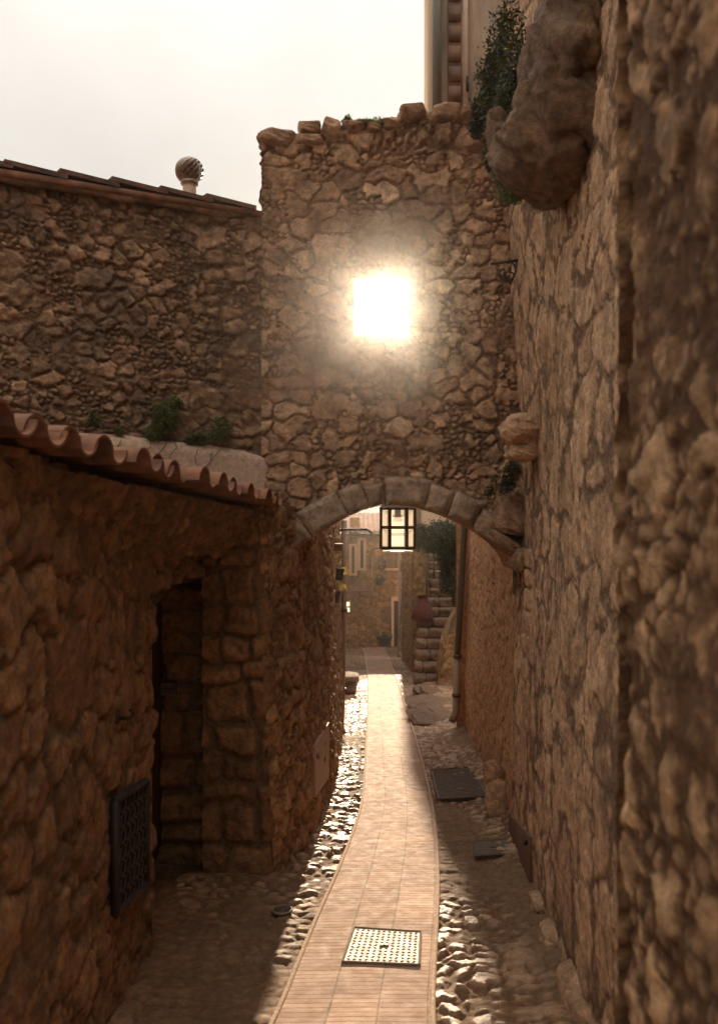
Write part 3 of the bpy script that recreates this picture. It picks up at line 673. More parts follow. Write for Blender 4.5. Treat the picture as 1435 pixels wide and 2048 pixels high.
# ================================================================== LEFT UPPER HOUSE
LA = np.array([-.845, AY + .004]); LD = np.array([-1.465, -.96]); LLEN = np.hypot(*LD); LDu = LD / LLEN
LN = np.array([LDu[1] * -1, LDu[0]]);
if LN[1] > 0: LN = -LN
def lpt(u, z, off=0): return np.array([LA[0] + LDu[0] * u + LN[0] * off, LA[1] + LDu[1] * u + LN[1] * off, z])
def lhit(px, py):           # point of the left upper wall seen at a photograph pixel
    k = (px - CX) / F; u = (k * LA[1] - LA[0]) / (LDu[0] - k * LDu[1]); Y = LA[1] + LDu[1] * u
    return u, (CY - py) / F * Y
def build_left_upper():
    root = thing('rubble_house', lpt(1.2, -.5), 'dark rubble walled house on the left joined to the archway wall', 'house')
    ue = 3.0
    us = lin(-.0, ue, .0105); vs = lin(-.4, 2.72, .0095)
    def rel(U, V):
        return relief(U, V, (.16, .11), 611, .027, .012, .020, .022, merge=.4, warp=.30)
    mb = MB()
    topv = lambda u: np.interp(u, [0, .09, .2, 3.2], [2.56, 2.58, 2.62, 2.50])
    sheet(mb, us, vs, lambda U, V: np.stack([LA[0] + LDu[0] * U - LN[0] * .10 * (1 - np.exp(-U / .19)), LA[1] + LDu[1] * U - LN[1] * .10 * (1 - np.exp(-U / .19)), V], -1), np.array([LN[0], LN[1], 0]), rel, lambda u, v: v < topv(u))
    a = lpt(.1, -.5, -.17); b = lpt(ue, -.5, -.17); c = lpt(ue, -.5, -4); d = lpt(-.0, -.5, -4)
    mb.hexa([a, b, c, d], [p + [0, 0, 2.9] for p in (a, b, c, d)], (.3, .6, .5, 1))
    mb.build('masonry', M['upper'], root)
    # roof edge: a single course of overlapping flat tiles laid along the wall head
    mb = MB()
    for k in range(8):
        u0 = .06 + k * .40; z0 = 2.625 - .04 * u0; t = .036
        q = [lpt(u0, 0, .02), lpt(u0 + .46, 0, .02), lpt(u0 + .46, 0, -.4), lpt(u0, 0, -.4)]
        hh_ = (hsh(k, 4, 4) - .5) * .014; zz = [z0 - .004 + hh_, z0 + .014 + hh_, z0 + .034, z0 + .016]
        mb.hexa([p + [0, 0, z] for p, z in zip(q, zz)], [p + [0, 0, z + t] for p, z in zip(q, zz)])
    autosmooth(mb.build('verge_tile', M['tile_dark'], root))
    mb = MB(); a, b, c, d = lpt(.0, 2.62, .0), lpt(ue, 2.50, .0), lpt(ue, 2.1, -4), lpt(0, 2.2, -4); mb.hexa([p - [0, 0, .05] for p in (a, b, c, d)], [a, b, c, d]); mb.build('roof', M['tile'], root)
    # cement fillet under the tiles
    mb = MB(); a = [lpt(u, 2.575 - .04 * u + .015 * math.sin(u * 9), -.05) for u in np.linspace(.2, ue, 12)]; mb.tube(a, .04, 6); mb.build('fillet', M['upper'], root)
    # pale plaster apron above the lean-to roof
    top = [(40, 858), (113, 862), (188, 866), (240, 868), (289, 875), (360, 884), (430, 890), (495, 899), (530, 907), (546, 916), (553, 932), (555, 965), (556, 1010)]
    uv = np.array([lhit(*p) for p in top]); uv = uv[::-1]
    us = lin(uv[0][0], uv[-1][0], .02); vs2 = np.linspace(0, 1, 28)
    T, V = np.meshgrid(us, vs2); tz = np.interp(T, uv[:, 0], uv[:, 1]); Z = -.25 + (tz + .25 + .012 * fbm(T / .1, T * 0, 9, 3)) * V
    h = -.06 + .09 * (1 - sst(V, .93, 1.0)) * sst(T - us[0], 0, .05) + .014 * fbm(T / .2, Z / .2, 12, 4)
    P = np.stack([LA[0] + LDu[0] * T + LN[0] * h, LA[1] + LDu[1] * T + LN[1] * h, Z], -1)
    mb = MB(); mb.grid(P, np.tile(np.array([.5, 0, .5, 1.]), T.shape + (1,))); mb.build('plaster_apron', M['stucco'], root)
build_left_upper()
def build_cowl():
    Y = 8.2; c = W(379, 342, Y); R = .125
    root = thing('chimney_cowl', W(379, 378, Y), 'round spinning metal chimney cowl above the left roof', 'chimney cowl')
    MB().tube([c + [0, 0, -.34], c + [0, 0, -.105]], .062, 20).build('flue', M['stucco'], root)
    MB().tube([c + [0, 0, -.125], c + [0, 0, -.085]], .082, 20).build('collar', M['chrome'], root)
    n = 14
    for k in range(n):
        pts = []
        for i in range(15):
            ph = -1.0 + i * 2.35 / 14; w = 2 * math.pi * k / n + .95 * ph; r = R * max(.12, math.cos(ph * .95)); z = R * .98 * math.sin(ph)
            pts.append([c + [r * f * math.cos(w + a), r * f * math.sin(w + a), z] for f, a in ((1.06, 0), (1.0, .22), (.86, .40), (.74, .46))])
        mb = MB(); P = np.array(pts); mb.grid(P, np.tile(np.array([.5, 0, .5, 1.]), P.shape[:2] + (1,))); mb.build('vane', M['chrome'], root)
    mb = MB(); th = np.linspace(-1.2, 1.45, 14)
    P = np.array([[c + [R * .72 * math.cos(p) * math.cos(w), R * .72 * math.cos(p) * math.sin(w), R * .8 * math.sin(p)] for w in np.linspace(0, 2 * math.pi, 25)] for p in th]); mb.grid(P, np.tile(np.array([.5, 0, .5, 1.]), P.shape[:2] + (1,))); mb.build('rotor', M['iron_rust'], root)
    mb = MB(); mb.tube([c + [0, 0, R * .92], c + [0, 0, R * 1.0]], .03, 14); mb.build('cap', M['chrome'], root)
    mb = MB(); mb.tube([c + [0, 0, -.09], c + [0, 0, R * .9]], .03, 10); mb.build('spindle', M['iron'], root)
build_cowl()

# ================================================================== LEFT LEAN-TO HOUSE
FX = -1.25
def build_lean_to():
    root = thing('stone_house', (-1.9, 4.6, float(zg(4.6))), 'low ochre stone house with a tiled eave and a deep doorway at lower left', 'house')
    E0, E1 = np.array([-1.12, 3.4, .215]), np.array([-.67, 6.85, .035])      # eave line
    ez = lambda y: np.interp(y, [0, E0[1], E1[1], 8], [.245 + .2, .245, .045, -.02])
    mb = MB()
    J = 5.36
    rel = lambda U, V: relief(U, V, (.30, .23), 711, .030, .024, .03, .018, merge=.4, warp=.36, fill=.03)
    us = lin(1.0, J, .018); vs = lin(-2.9, .5, .015)
    def posf(U, V):
        ed = sst(U, J - .05, J) * (.05 * fbm(V / .12, V * 0, 33, 3)); return np.stack([FX + 0 * U - .12 * sst(U, J - .035, J) * (1 - sst(V, -.66, -.58)), U + ed, V], -1)
    sheet(mb, us, vs, posf, (1, 0, 0), rel, lambda u, v: (v > zg(u) - .1) & (v < ez(u) - .03))
    # dressed jamb beside the door
    # over the door
    dz = lambda u: -.62 + .15 * np.sqrt(np.clip(1 - ((np.asarray(u, float) - 6.2) / .92) ** 2, 0, 1))
    sheet(mb, lin(J - .08, 6.95, .018), lin(-.75, .2, .015), lambda U, V: np.stack([FX - .03 * (1 - sst(U, 5.36, 5.5)) + .045 * sst(U, 5.4, 6.9) + 0 * U, U, V], -1), (1, 0, 0), lambda U, V: relief(U, V, (.24, .18), 714, .04, .02, .04, .015, merge=.4, warp=.25), lambda u, v: (v > dz(u)) & (v < ez(u) - .03))
    P = np.array([[(FX + .03, u, float(dz(u))), (-1.72, u, float(dz(u)))] for u in lin(J, 7.07, .06)]); mb.grid(P, np.tile(np.array([.5, .4, .5, 1.]), P.shape[:2] + (1,)))   # lintel underside
    mb.add([(FX, J, -3), (-1.72, J, -3), (-1.72, J, -.3), (FX, J, -.3)], [(0, 1, 2, 3)], (.5, .4, .5, 1))
    # far reveal: squared quoins facing up the alley
    sheet(mb, lin(-1.74, -1.19, .0125), lin(-3, -.3, .0125), lambda U, V: np.stack([U, 7.06 + 0 * U, V], -1), (0, -1, 0), lambda U, V: relief(U + 4, V, (.60, .27), 721, .06, .02, .06, .022, kind='courses', warp=.08))
    # corner pier
    def pier(U, V):
        return relief(U + 2, V, (.31, .23), 731, .055, .024, .045, .022, kind='courses', warp=.13)
    sheet(mb, lin(-1.20, -.60, .0125), lin(-3.1, .16, .0125), lambda U, V: np.stack([U - .05 * (V + 3) * sst(U, -1.1, -.6) * .8 , 6.83 + .15 * sst(U, -.72, -.58) + 0 * U, V], -1), (0, -1, 0), pier)
    mb.box((-4.5, 1.0, -3), (-1.80, 6.9, .2), (.3, .5, .5, 1))
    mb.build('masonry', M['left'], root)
    # genoise: two oversailing courses under the eave
    mb = MB(); P0 = E0 + (E0 - E1) * .75
    def epos(U, V):
        e = P0[None, None] + (E1 - P0)[None, None] * U[..., None]; off = .10 + V * .62 * .42; return np.stack([e[..., 0] - off, e[..., 1], e[..., 2] - .03 - V * .34], -1)
    sheet(mb, np.linspace(0, 1, 380), np.linspace(0, 1, 34), epos, (.75, 0, -.6), lambda U, V: relief(U * 6.1, V * .4, (.2, .12), 741, .03, .02, .03, .016, merge=.5, warp=.3))
    mb.build('eave_course', M['left'], root)
    # roof of barrel tiles
    mb = MB(); d = (E1 - E0) / 11.0; up = np.array([-.97, -.12, .085]); up = up / np.linalg.norm(up); dn = d / np.linalg.norm(d)
    nn = np.cross(dn, up); nn = nn if nn[2] > 0 else -nn
    rng = random.Random(3)
    for k in range(-7, 12):
        o = E0 + d * k
        for row in range(6):
            jit = rng.uniform(-.022, .022); b0 = o + up * (row * .36 - (rng.uniform(-.02, .07) if row == 0 else 0)) + nn * (.012 * (1 if row else 0) + .0)
            for kind in ('cover', 'pan'):
                cc = b0 + dn * ((0 if kind == 'cover' else np.linalg.norm(d) / 2) + jit) + nn * (.02 if kind == 'cover' else .0)
                sz = rng.uniform(.9, 1.08); R0, R1 = (.098 * sz, .084 * sz) if kind == 'cover' else (.09, .10)
                vsx = []
                for (R, a_) in ((R0, 0), (R1, .42)):
                    for th in (.013, 0):
                        for i in range(11):
                            w = math.pi * i / 10; s_ = 1 if kind == 'cover' else -1
                            lift = nn * (.0 if kind == 'cover' else .07) + nn * (.022 * (1 - a_ / .42))
                            vsx.append(cc + up * a_ + dn * (math.cos(w) * (R - .013 + th)) + nn * (s_ * math.sin(w) * (R - .013 + th) * .85) + lift)
                f = []
                for i in range(10):
                    f += [(i, i + 1, 22 + i + 1, 22 + i), (11 + i, 33 + i, 33 + i + 1, 11 + i + 1), (i, 11 + i, 11 + i + 1, i + 1), (22 + i, 22 + i + 1, 33 + i + 1, 33 + i)]
                mb.add(vsx, f)
    # boarding under the tiles
    A = E0 - d * 8 - nn * .02 + up * .2; B = E1 - nn * .02 + up * .2; mb.add([A, B, B + up * 2.3, A + up * 2.3], [(0, 1, 2, 3)])
    autosmooth(mb.build('tile_roof', M['tile'], root), 50)
    # grey flashing at the roof's far end
    f = MB(); p = W(515, 992, 6.75); f.hexa([p + [-.14, -.1, 0], p + [.12, -.1, -.03], p + [.12, .25, -.0], p + [-.14, .25, .03]], [p + [-.14, -.1, .01], p + [.12, -.1, -.02], p + [.12, .25, .01], p + [-.14, .25, .04]]); f.build('flashing', M['steel'], root)
    # plank door at the back of the recess
    dr = MB()
    for k in range(8): dr.box((-1.62, J + .03 + k * .215, -2.62), (-1.565, J + .235 + k * .215, -.42))
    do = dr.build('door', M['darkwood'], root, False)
    MB().tube([(-1.57, 6.65, -1.55), (-1.53, 6.65, -1.55), (-1.53, 6.65, -1.68), (-1.57, 6.65, -1.68)], .012, 8).build('handle', M['iron'], do)
    st = MB()
    st.hexa([(-1.75, J - .02, -2.9), (-1.17, J - .02, -2.9), (-1.12, 6.98, -2.95), (-1.75, 6.98, -2.95)], [(-1.75, J - .02, -2.60), (-1.17, J - .02, -2.62), (-1.13, 6.98, -2.79), (-1.75, 6.98, -2.77)], (.4, .2, .4, 1)); st.build('doorstep', M['left'], root)
    return root
build_lean_to()
def build_alley_wall():
    root = thing('stone_house', (-.9, 10.5, float(zg(10.5))), 'long golden rubble wall receding through the arch on the left', 'house')
    mb = MB(); us = lin(6.86, 14.2, .022); vs = lin(-3.9, 1.8, .017)
    def pos(U, V): return np.stack([left_foot(U) - .055 * (V - zg(U)) * np.interp(U, [6.8, 9], [1, .3]) + .02 * fbm(U / 1.2, V / 1.2, 4, 3), U, V], -1)
    def arel(U, V):
        h, c = relief(U, V, (.24, .15), 811, .034, .016, .03, .018, merge=.45, warp=.26); return h * sst(U, 6.84, 6.96) - .05 * (1 - sst(U, 6.84, 6.92)), c
    sheet(mb, us, vs, pos, (1, 0, 0), arel, lambda u, v: (v > zg(u) - .15) & ((u > AY + .15) | (v < .05)))
    if 0: sheet(mb, us, vs, pos, (1, 0, 0), lambda U, V: relief(U, V, (.24, .15), 811, .034, .016, .03, .018, merge=.45, warp=.26), lambda u, v: (v > zg(u) - .15) & ((u > AY + .15) | (v < .05)))
    mb.box((-4.5, 7.95, -4), (-.72, 14.2, 1.8), (.4, .5, .4, 1))
    mb.add([(-.8, 14.2, -4), (-.3, 14.2, -4), (-.4, 14.2, 1.8), (-.8, 14.2, 1.8)], [(0, 1, 2, 3)], (.4, .5, .4, 1))
    mb.build('masonry', M['alley'], root)
    # cream meter cupboard
    wx = lambda Y, z: float(left_foot(Y)) - .055 * (z - float(zg(Y))) * float(np.interp(Y, [6.8, 9], [1, .3])) + .035
    a = [(wx(8.25, -2.3), 8.25, -2.66), (wx(9.35, -2.3), 9.35, -2.80), (wx(9.35, -2.3), 9.35, -2.22), (wx(8.25, -2.3), 8.25, -2.18)]
    p = MB(); p.hexa([(x - .1, y, z) for x, y, z in a], a); pn = p.build('meter_cupboard', M['panel'], root, False)
    k = MB(); k.rock((wx(8.9, -2.3) + .004, 8.95, -2.5), (.012, .06, .06), 7, .3, .02, n=8); k.build('lock', M['iron'], pn)
    h = MB(); h.rock((wx(8.35, -2.3) + .004, 8.34, -2.3), (.012, .05, .05), 8, .3, .02, n=8); h.build('hinge', M['iron'], pn)
build_alley_wall()
def build_grille():
    root = thing('iron_grille', (FX + .05, 4.66, -2.0), 'dark cast iron ventilation grille set in the lower left house wall', 'grille')
    Y0, Y1 = 4.35, 4.98; top = lambda y: -1.42 - .09 * (y - Y0) / .63; bot = lambda y: -1.98 - .11 * (y - Y0) / .63
    X = FX + .055
    fr = MB()
    cs = [(Y0, bot(Y0)), (Y1, bot(Y1)), (Y1, top(Y1)), (Y0, top(Y0))]
    for k in range(4):
        a, b = cs[k], cs[(k + 1) % 4]; fr.tube([(X, a[0], a[1]), (X, b[0], b[1])], .022, 4)
    fr.build('frame', M['iron_dark'], root)
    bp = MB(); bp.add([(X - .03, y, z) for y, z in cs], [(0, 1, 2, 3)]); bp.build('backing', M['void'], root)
    bb = MB()
    for i in range(7):
        for j in range(7):
            y = Y0 + .63 * (i + .5) / 7; t = (j + .5) / 7; z = bot(y) * (1 - t) + top(y) * t
            w = np.linspace(0, 2 * math.pi, 11); bb.tube(np.stack([0 * w + X, y + .042 * np.cos(w), z + .038 * np.sin(w)], -1), .008, 5, False)
    bb.build('tracery', M['iron_dark'], root)
build_grille()
def build_hooks():
    m = MB(); p = np.array([FX + .05, 4.42, -1.03])
    m.tube([p, p + [.06, 0, 0], p + [.075, 0, .02], p + [.07, 0, .04], p + [.055, 0, .04]], .009, 7); m.rock(p + [.0, 0, 0], (.02, .06, .06), 3, .3, .05, n=8)
    tag(m.build('wall_hook', M['iron']), 'small iron hook fixed on the lower left house wall above the grille', 'hook')
    root = thing('letter_box', (-1.5, 7.02, -1.45), 'small dark letter box on the stone reveal of the doorway', 'letter box')
    b = MB(); b.box((-1.56, 6.975, -1.45), (-1.44, 7.07, -1.35)); b.build('box', M['iron_rust'], root, False)
    s_ = MB(); s_.box((-1.54, 6.969, -1.395), (-1.46, 6.977, -1.383)); s_.build('slot', M['void'], root, False)
build_hooks()

# ================================================================== COVERS AND FITTINGS ON THE PAVING
def cover(name, px, label, lift, pattern, mat):
    q = [G(*p) for p in px]; c = sum(q) / 4
    root = thing(name, c, label, 'drain cover')
    z = np.array([0, 0, lift])
    def at(s, t): return (q[0] * (1 - s) + q[1] * s) * (1 - t) + (q[3] * (1 - s) + q[2] * s) * t
    m = MB(); pl = [at(.02, .02), at(.98, .02), at(.98, .98), at(.02, .98)]
    m.hexa([p + z - [0, 0, .05] for p in pl], [p + z for p in pl])
    f = MB()
    for a, b in (((0, 0), (1, 0)), ((1, 0), (1, 1)), ((1, 1), (0, 1)), ((0, 1), (0, 0))): f.tube([at(*a) + z, at(*b) + z], .007, 4)
    f.build('rim', mat, root, False)
    t = m
    if pattern == 'ridge':
        for k in range(24): t.tube([at(.05, .04 + .92 * k / 23) + z, at(.95, .04 + .92 * k / 23) + z], .0075, 4)
    else:
        n, mm = pattern
        for i in range(n):
            for j in range(mm):
                s, u = (i + .5) / n * .94 + .03, (j + .5) / mm * .94 + .03; p = at(s, u) + z; e = .3 if (i + j) % 2 else -.3
                dx = (q[1] - q[0]) / n * .42; dy = (q[3] - q[0]) / mm * .42
                a = p - dx * .9 - dy * e * 1.6; b = p + dx * .9 + dy * e * 1.6; w = np.array([-(b - a)[1], (b - a)[0], 0]); w = w / np.linalg.norm(w) * .009
                t.add([a, p - w + [0, 0, .001], b, p + w + [0, 0, .001], p + [0, 0, .006]], [(0, 1, 4), (1, 2, 4), (2, 3, 4), (3, 0, 4)])
    t.build('plate', mat, root, False)
    for s, u in (((.5, .5),) if pattern != 'ridge' else ((.52, .25), (.52, .74))):
        k = MB(); p = at(s, u) + z; k.box(p + [-.028, -.012, -.002], p + [.028, .012, .009])
        k.box(p + [-.006, -.008, .009], p + [.006, .008, .011])
        k.build('lift_point', M['iron_rust'] if pattern != 'ridge' else M['steel'], root, False)
cover('manhole_cover', [(684, 1930), (838, 1936), (841, 1870), (708, 1861)], 'bright steel tread plate manhole cover set in the brick path', .020, (12, 11), M['steel'])
cover('drain_cover', [(873, 1603), (976, 1597), (943, 1537), (860, 1544)], 'large ridged iron drain cover with two lifting points beside the path', .025, 'ridge', M['iron_rust'])
cover('drain_cover', [(948, 1721), (1031, 1715), (1020, 1686), (945, 1691)], 'small patterned iron drain cover near the foot of the right wall', .035, (12, 7), M['iron_rust'])
def build_cap():
    g = G(564, 1826) + [0, 0, .022]; root = thing('round_drain', g, 'small round drain cap in the cobbles by the left corner', 'drain cap')
    w = np.linspace(0, 2 * math.pi, 21); MB().tube(np.stack([g[0] + .065 * np.cos(w), g[1] + .065 * np.sin(w), g[2] + 0 * w], -1), .008, 6, False).build('rim', M['steel'], root)
    MB().tube([g + [0, 0, -.03], g + [0, 0, .001]], .058, 18).build('lid', M['iron_rust'], root)
build_cap()

# ================================================================== LANTERN UNDER THE ARCH, IRON BRACKET
def build_lantern():
    Y = 8.75; c = W(795, 1057, Y); R = .165; H = .40
    root = thing('lantern', c + [0, 0, .2], 'hexagonal iron lantern with frosted panes hanging under the arch', 'lantern')
    ang = [math.radians(a) for a in (-120, -60, 0, 60, 120, 180)]
    zt, zb, zm = H / 2, -H / 2, .012
    ring = lambda z, r=R: [c + [r * math.cos(a), r * math.sin(a), z] for a in ang]
    fr = MB()
    for k in range(6):
        fr.tube([ring(zb)[k], ring(zt)[k]], .015, 4)
        for z in (zt, zm, zb + .01): fr.tube([ring(z)[k], ring(z)[(k + 1) % 6]], .015, 4)
    fr.build('frame', M['iron_rust'], root, False)
    for k in range(6):
        g = MB(); a, b = ring(zb, R * .97)[k], ring(zb, R * .97)[(k + 1) % 6]
        g.add([a, b, b + [0, 0, H], a + [0, 0, H]], [(0, 1, 2, 3)]); g.build('pane', M['frost'], root)
    rf = MB(); top = c + [0, 0, zt + .12]
    rf.add(ring(zt + .005, R * 1.15) + [top], [(k, (k + 1) % 6, 6) for k in range(6)]); rf.build('roof', M['iron_rust'], root, False)
    bs = MB(); bs.add(ring(zb - .02, R * .9) + ring(zb - .03, R * .9), [tuple(range(6))] + [(k, (k + 1) % 6, 6 + (k + 1) % 6, 6 + k) for k in range(6)]); bs.build('base_glass', M['frost'], root, False)
    bl = MB(); bl.tube([c + [0, 0, zt], c + [0, 0, .12]], .03, 12); bl.tube([c + [0, 0, .13], c + [0, 0, .11]], .05, 12); bl.build('bulb_holder', M['iron'], root)
    MB().tube([top, top + [0, 0, .35]], .012, 6).build('chain', M['iron'], root)
    # arm that carries it, from the right-hand wall
    MB().tube([top + [0, 0, .33], top + [.9, 0, .34]], .016, 8).build('arm', M['iron'], root)
build_lantern()
def spiral(c, r0, r1, a0, a1, n=26):
    w = np.linspace(a0, a1, n); r = np.linspace(r0, r1, n)
    return np.stack([c[0] + r * np.cos(w), 0 * w + c[1], c[2] + r * np.sin(w)], -1)
def build_bracket():
    p = W(1027, 520, 7.2); root = thing('iron_bracket', p, 'scrolled wrought iron bracket on the right wall near the bright opening', 'bracket')
    MB().tube([p + [.12, 0, .008], p + [-.19, 0, -.03]], .012, 8).build('arm', M['iron'], root)
    MB().tube(spiral(p + [-.075, 0, -.10], .10, .02, 1.0, -4.8), .008, 6).build('scroll', M['iron'], root)
    MB().tube(spiral(p + [-.03, 0, -.12], .055, .015, 2.6, 8.2), .007, 6).build('scroll', M['iron'], root)
    q = W(1026, 560, 7.2); MB().tube([p + [.02, 0, 0], p + [.012, 0, -.1], p + [-.03, 0, -.2]], .009, 6).build('brace', M['iron'], root)
build_bracket()

# ================================================================== PLANTS
def foliage(n, blobs, size, seed, flat=0.0):
    rng = np.random.default_rng(seed); mb = MB()
    w = np.array([b[2] for b in blobs], float); w /= w.sum(); pick = rng.choice(len(blobs), n, p=w)
    c = np.array([b[0] for b in blobs], float)[pick]; r = np.array([b[1] for b in blobs], float)[pick]
    d = rng.normal(size=(n, 3)); d /= np.linalg.norm(d, axis=1)[:, None]; rad = rng.random(n) ** .5 * (1 + .35 * (rng.random(n) > .9))
    p = c + d * r * rad[:, None]
    nz = vnoise(p[:, 0] / (size * 4), p[:, 1] / (size * 4) + p[:, 2] / (size * 4), seed); keep = nz > .44; p = p[keep]; n = len(p)
    a = rng.normal(size=(n, 3)); a[:, 2] -= .2; a /= np.linalg.norm(a, axis=1)[:, None]
    b = np.cross(a, rng.normal(size=(n, 3))); b /= np.linalg.norm(b, axis=1)[:, None]; cc = np.cross(a, b)
    s = size * (.55 + .9 * rng.random(n))[:, None]
    v = np.stack([p - a * s, p + b * s * .38 + cc * s * .12, p + a * s, p - b * s * .38 + cc * s * .12], 1).reshape(-1, 3)
    f = np.arange(4 * n).reshape(n, 4); col = np.zeros((4 * n, 4)); col[:, 0] = np.repeat(np.clip(rng.normal(.45, .25, n), 0, 1), 4); col[:, 3] = 1
    mb.add(v, f, col); return mb
def plant(name, loc, blobs, n, size, seed, label, cat, mat='leaf', stems=None, group=None):
    root = thing(name, loc, label, cat, group); loc = np.asarray(loc, float)
    foliage(int(n * 2.8), blobs, size * .6, seed).build('foliage', M[mat], root)
    st = MB(); rng = random.Random(seed)
    for k in range(stems or 7):
        b = blobs[rng.randrange(len(blobs))]; e = np.asarray(b[0]) + np.array([rng.uniform(-.6, .6) * b[1][i] for i in range(3)])
        mid = (loc + e) / 2 + np.array([rng.uniform(-.03, .03), 0, rng.uniform(-.02, .03)]); st.tube([loc, mid, e], [.006, .0045, .003], 5)
    st.build('stem', M['stem'], root); return root
def wl(px, py, off=.06): u, z = lhit(px, py); return lpt(u, z, off - .07)
plant('wall_plant', wl(335, 850), [(wl(330, 835, .09), (.13, .08, .14), 3), (wl(350, 810, .06), (.08, .06, .08), 1), (wl(305, 868, .08), (.08, .07, .06), 1)], 1500, .024, 1, 'dark bushy plant growing from the left house wall, larger of the clumps', 'plant', group='plants rooted in the left wall')
plant('wall_plant', wl(430, 872), [(wl(440, 862, .09), (.13, .08, .09), 2), (wl(395, 880, .07), (.10, .07, .07), 2), (wl(450, 845, .06), (.06, .05, .06), 1)], 1300, .023, 2, 'low spreading plant on the left wall just over the right end of the plaster apron', 'plant', group='plants rooted in the left wall')
plant('wall_plant', wl(190, 845), [(wl(190, 838, .06), (.07, .06, .07), 1), (wl(240, 862, .05), (.05, .04, .03), .5)], 350, .022, 3, 'small yellowish green tuft low on the left wall near the photo edge', 'plant', group='plants rooted in the left wall')
plant('ivy', W(990, 230, 6.2), [(W(985, 160, 6.2), (.12, .2, .22), 3), (W(1010, 250, 6.1), (.14, .2, .24), 3), (W(965, 215, 6.4), (.09, .12, .09), 1), (W(1010, 80, 6.0), (.14, .25, .25), 2), (W(985, 310, 6.2), (.08, .12, .14), 1), (W(1020, 330, 5.6), (.10, .15, .2), 1.2), (W(1030, 180, 5.4), (.12, .2, .3), 2.5), (W(955, 250, 6.6), (.07, .1, .1), .7)], 6500, .03, 4, 'thick dark creeper hanging beside the boulder at the top right', 'creeper', 'leaf_dark', 14)
plant('wall_plant', W(1010, 385, 5.6), [(W(1012, 395, 5.6), (.07, .1, .05), 1), (W(1030, 392, 5.5), (.05, .08, .05), 1), (W(1000, 380, 5.8), (.05, .06, .04), .6)], 420, .02, 5, 'small plant under the tip of the large boulder', 'plant')
plant('wall_plant', W(1030, 975, 7.3), [(W(1010, 965, 7.35), (.12, .1, .10), 2), (W(1022, 935, 7.3), (.07, .1, .06), 1), (W(985, 985, 7.45), (.07, .07, .06), .7)], 900, .022, 6, 'dark green plant above the right end of the arch', 'plant', 'leaf_dark')
plant('wall_plant', W(735, 262, 7.85), [(W(735, 250, 7.72), (.22, .10, .035), 3), (W(693, 242, 7.72), (.05, .06, .05), 1), (W(783, 242, 7.72), (.04, .06, .05), .8), (W(750, 246, 7.72), (.15, .08, .04), 1)], 1700, .02, 7, 'low weeds growing on top of the archway wall', 'weeds', 'leaf')

# roots trailing over the plaster apron
def build_roots():
    rng = random.Random(12); root = thing('dry_roots', wl(360, 890, .1), 'thin dry roots trailing down the pale plaster apron', 'roots')
    for (x, y) in ((300, 880), (330, 885), (345, 885), (390, 900), (420, 905), (435, 900), (240, 880)):
        pts = []; px, py = x, y
        for k in range(7): pts.append(wl(px, py, .115)); px += rng.uniform(-9, 5); py += rng.uniform(4, 12)
        mb = MB(); mb.tube(pts, [.004 - .0004 * k for k in range(7)], 5); mb.build('root', M['stem'], root)
build_roots()

# ================================================================== BEYOND THE ARCH
def far_relief(seed, cell=(.34, .24), d=.05): return lambda U, V: relief(U, V, cell, seed, d, .03, .07, .03, merge=.45, warp=.32)
def slab_box(mb, a, b): mb.box(a, b, (.4, .5, .4, 1))
def build_far_left():
    root = thing('stone_house', (-2, 22, float(zg(22))), 'shaded stone house standing beyond the left drainpipe', 'house')
    mb = MB(); sheet(mb, lin(14.25, 43.5, .07), lin(-7, .6, .05), lambda U, V: np.stack([left_foot(U) - .05, U, V], -1), (1, 0, 0), far_relief(901), lambda u, v: v > zg(u) - .2)
    sheet(mb, lin(-.8, -.5, .05), lin(-4, .6, .05), lambda U, V: np.stack([U, 14.25 + 0 * U, V], -1), (0, -1, 0), far_relief(902))
    slab_box(mb, (-5, 14.4, -7), (-1.05, 43.5, .6)); mb.build('masonry', M['alley'], root)
    for (Y, z) in ((19, -1.6), (25, -1.9)):
        x = float(left_foot(Y)); f = MB(); f.box((x - .06, Y, z), (x + .07, Y + .9, z + 1.3)); w = f.build('shutter', M['wood'], root, False)
build_far_left()
FY = 44.0
def fp(px, py, d=0): return W(px, py, FY - d)
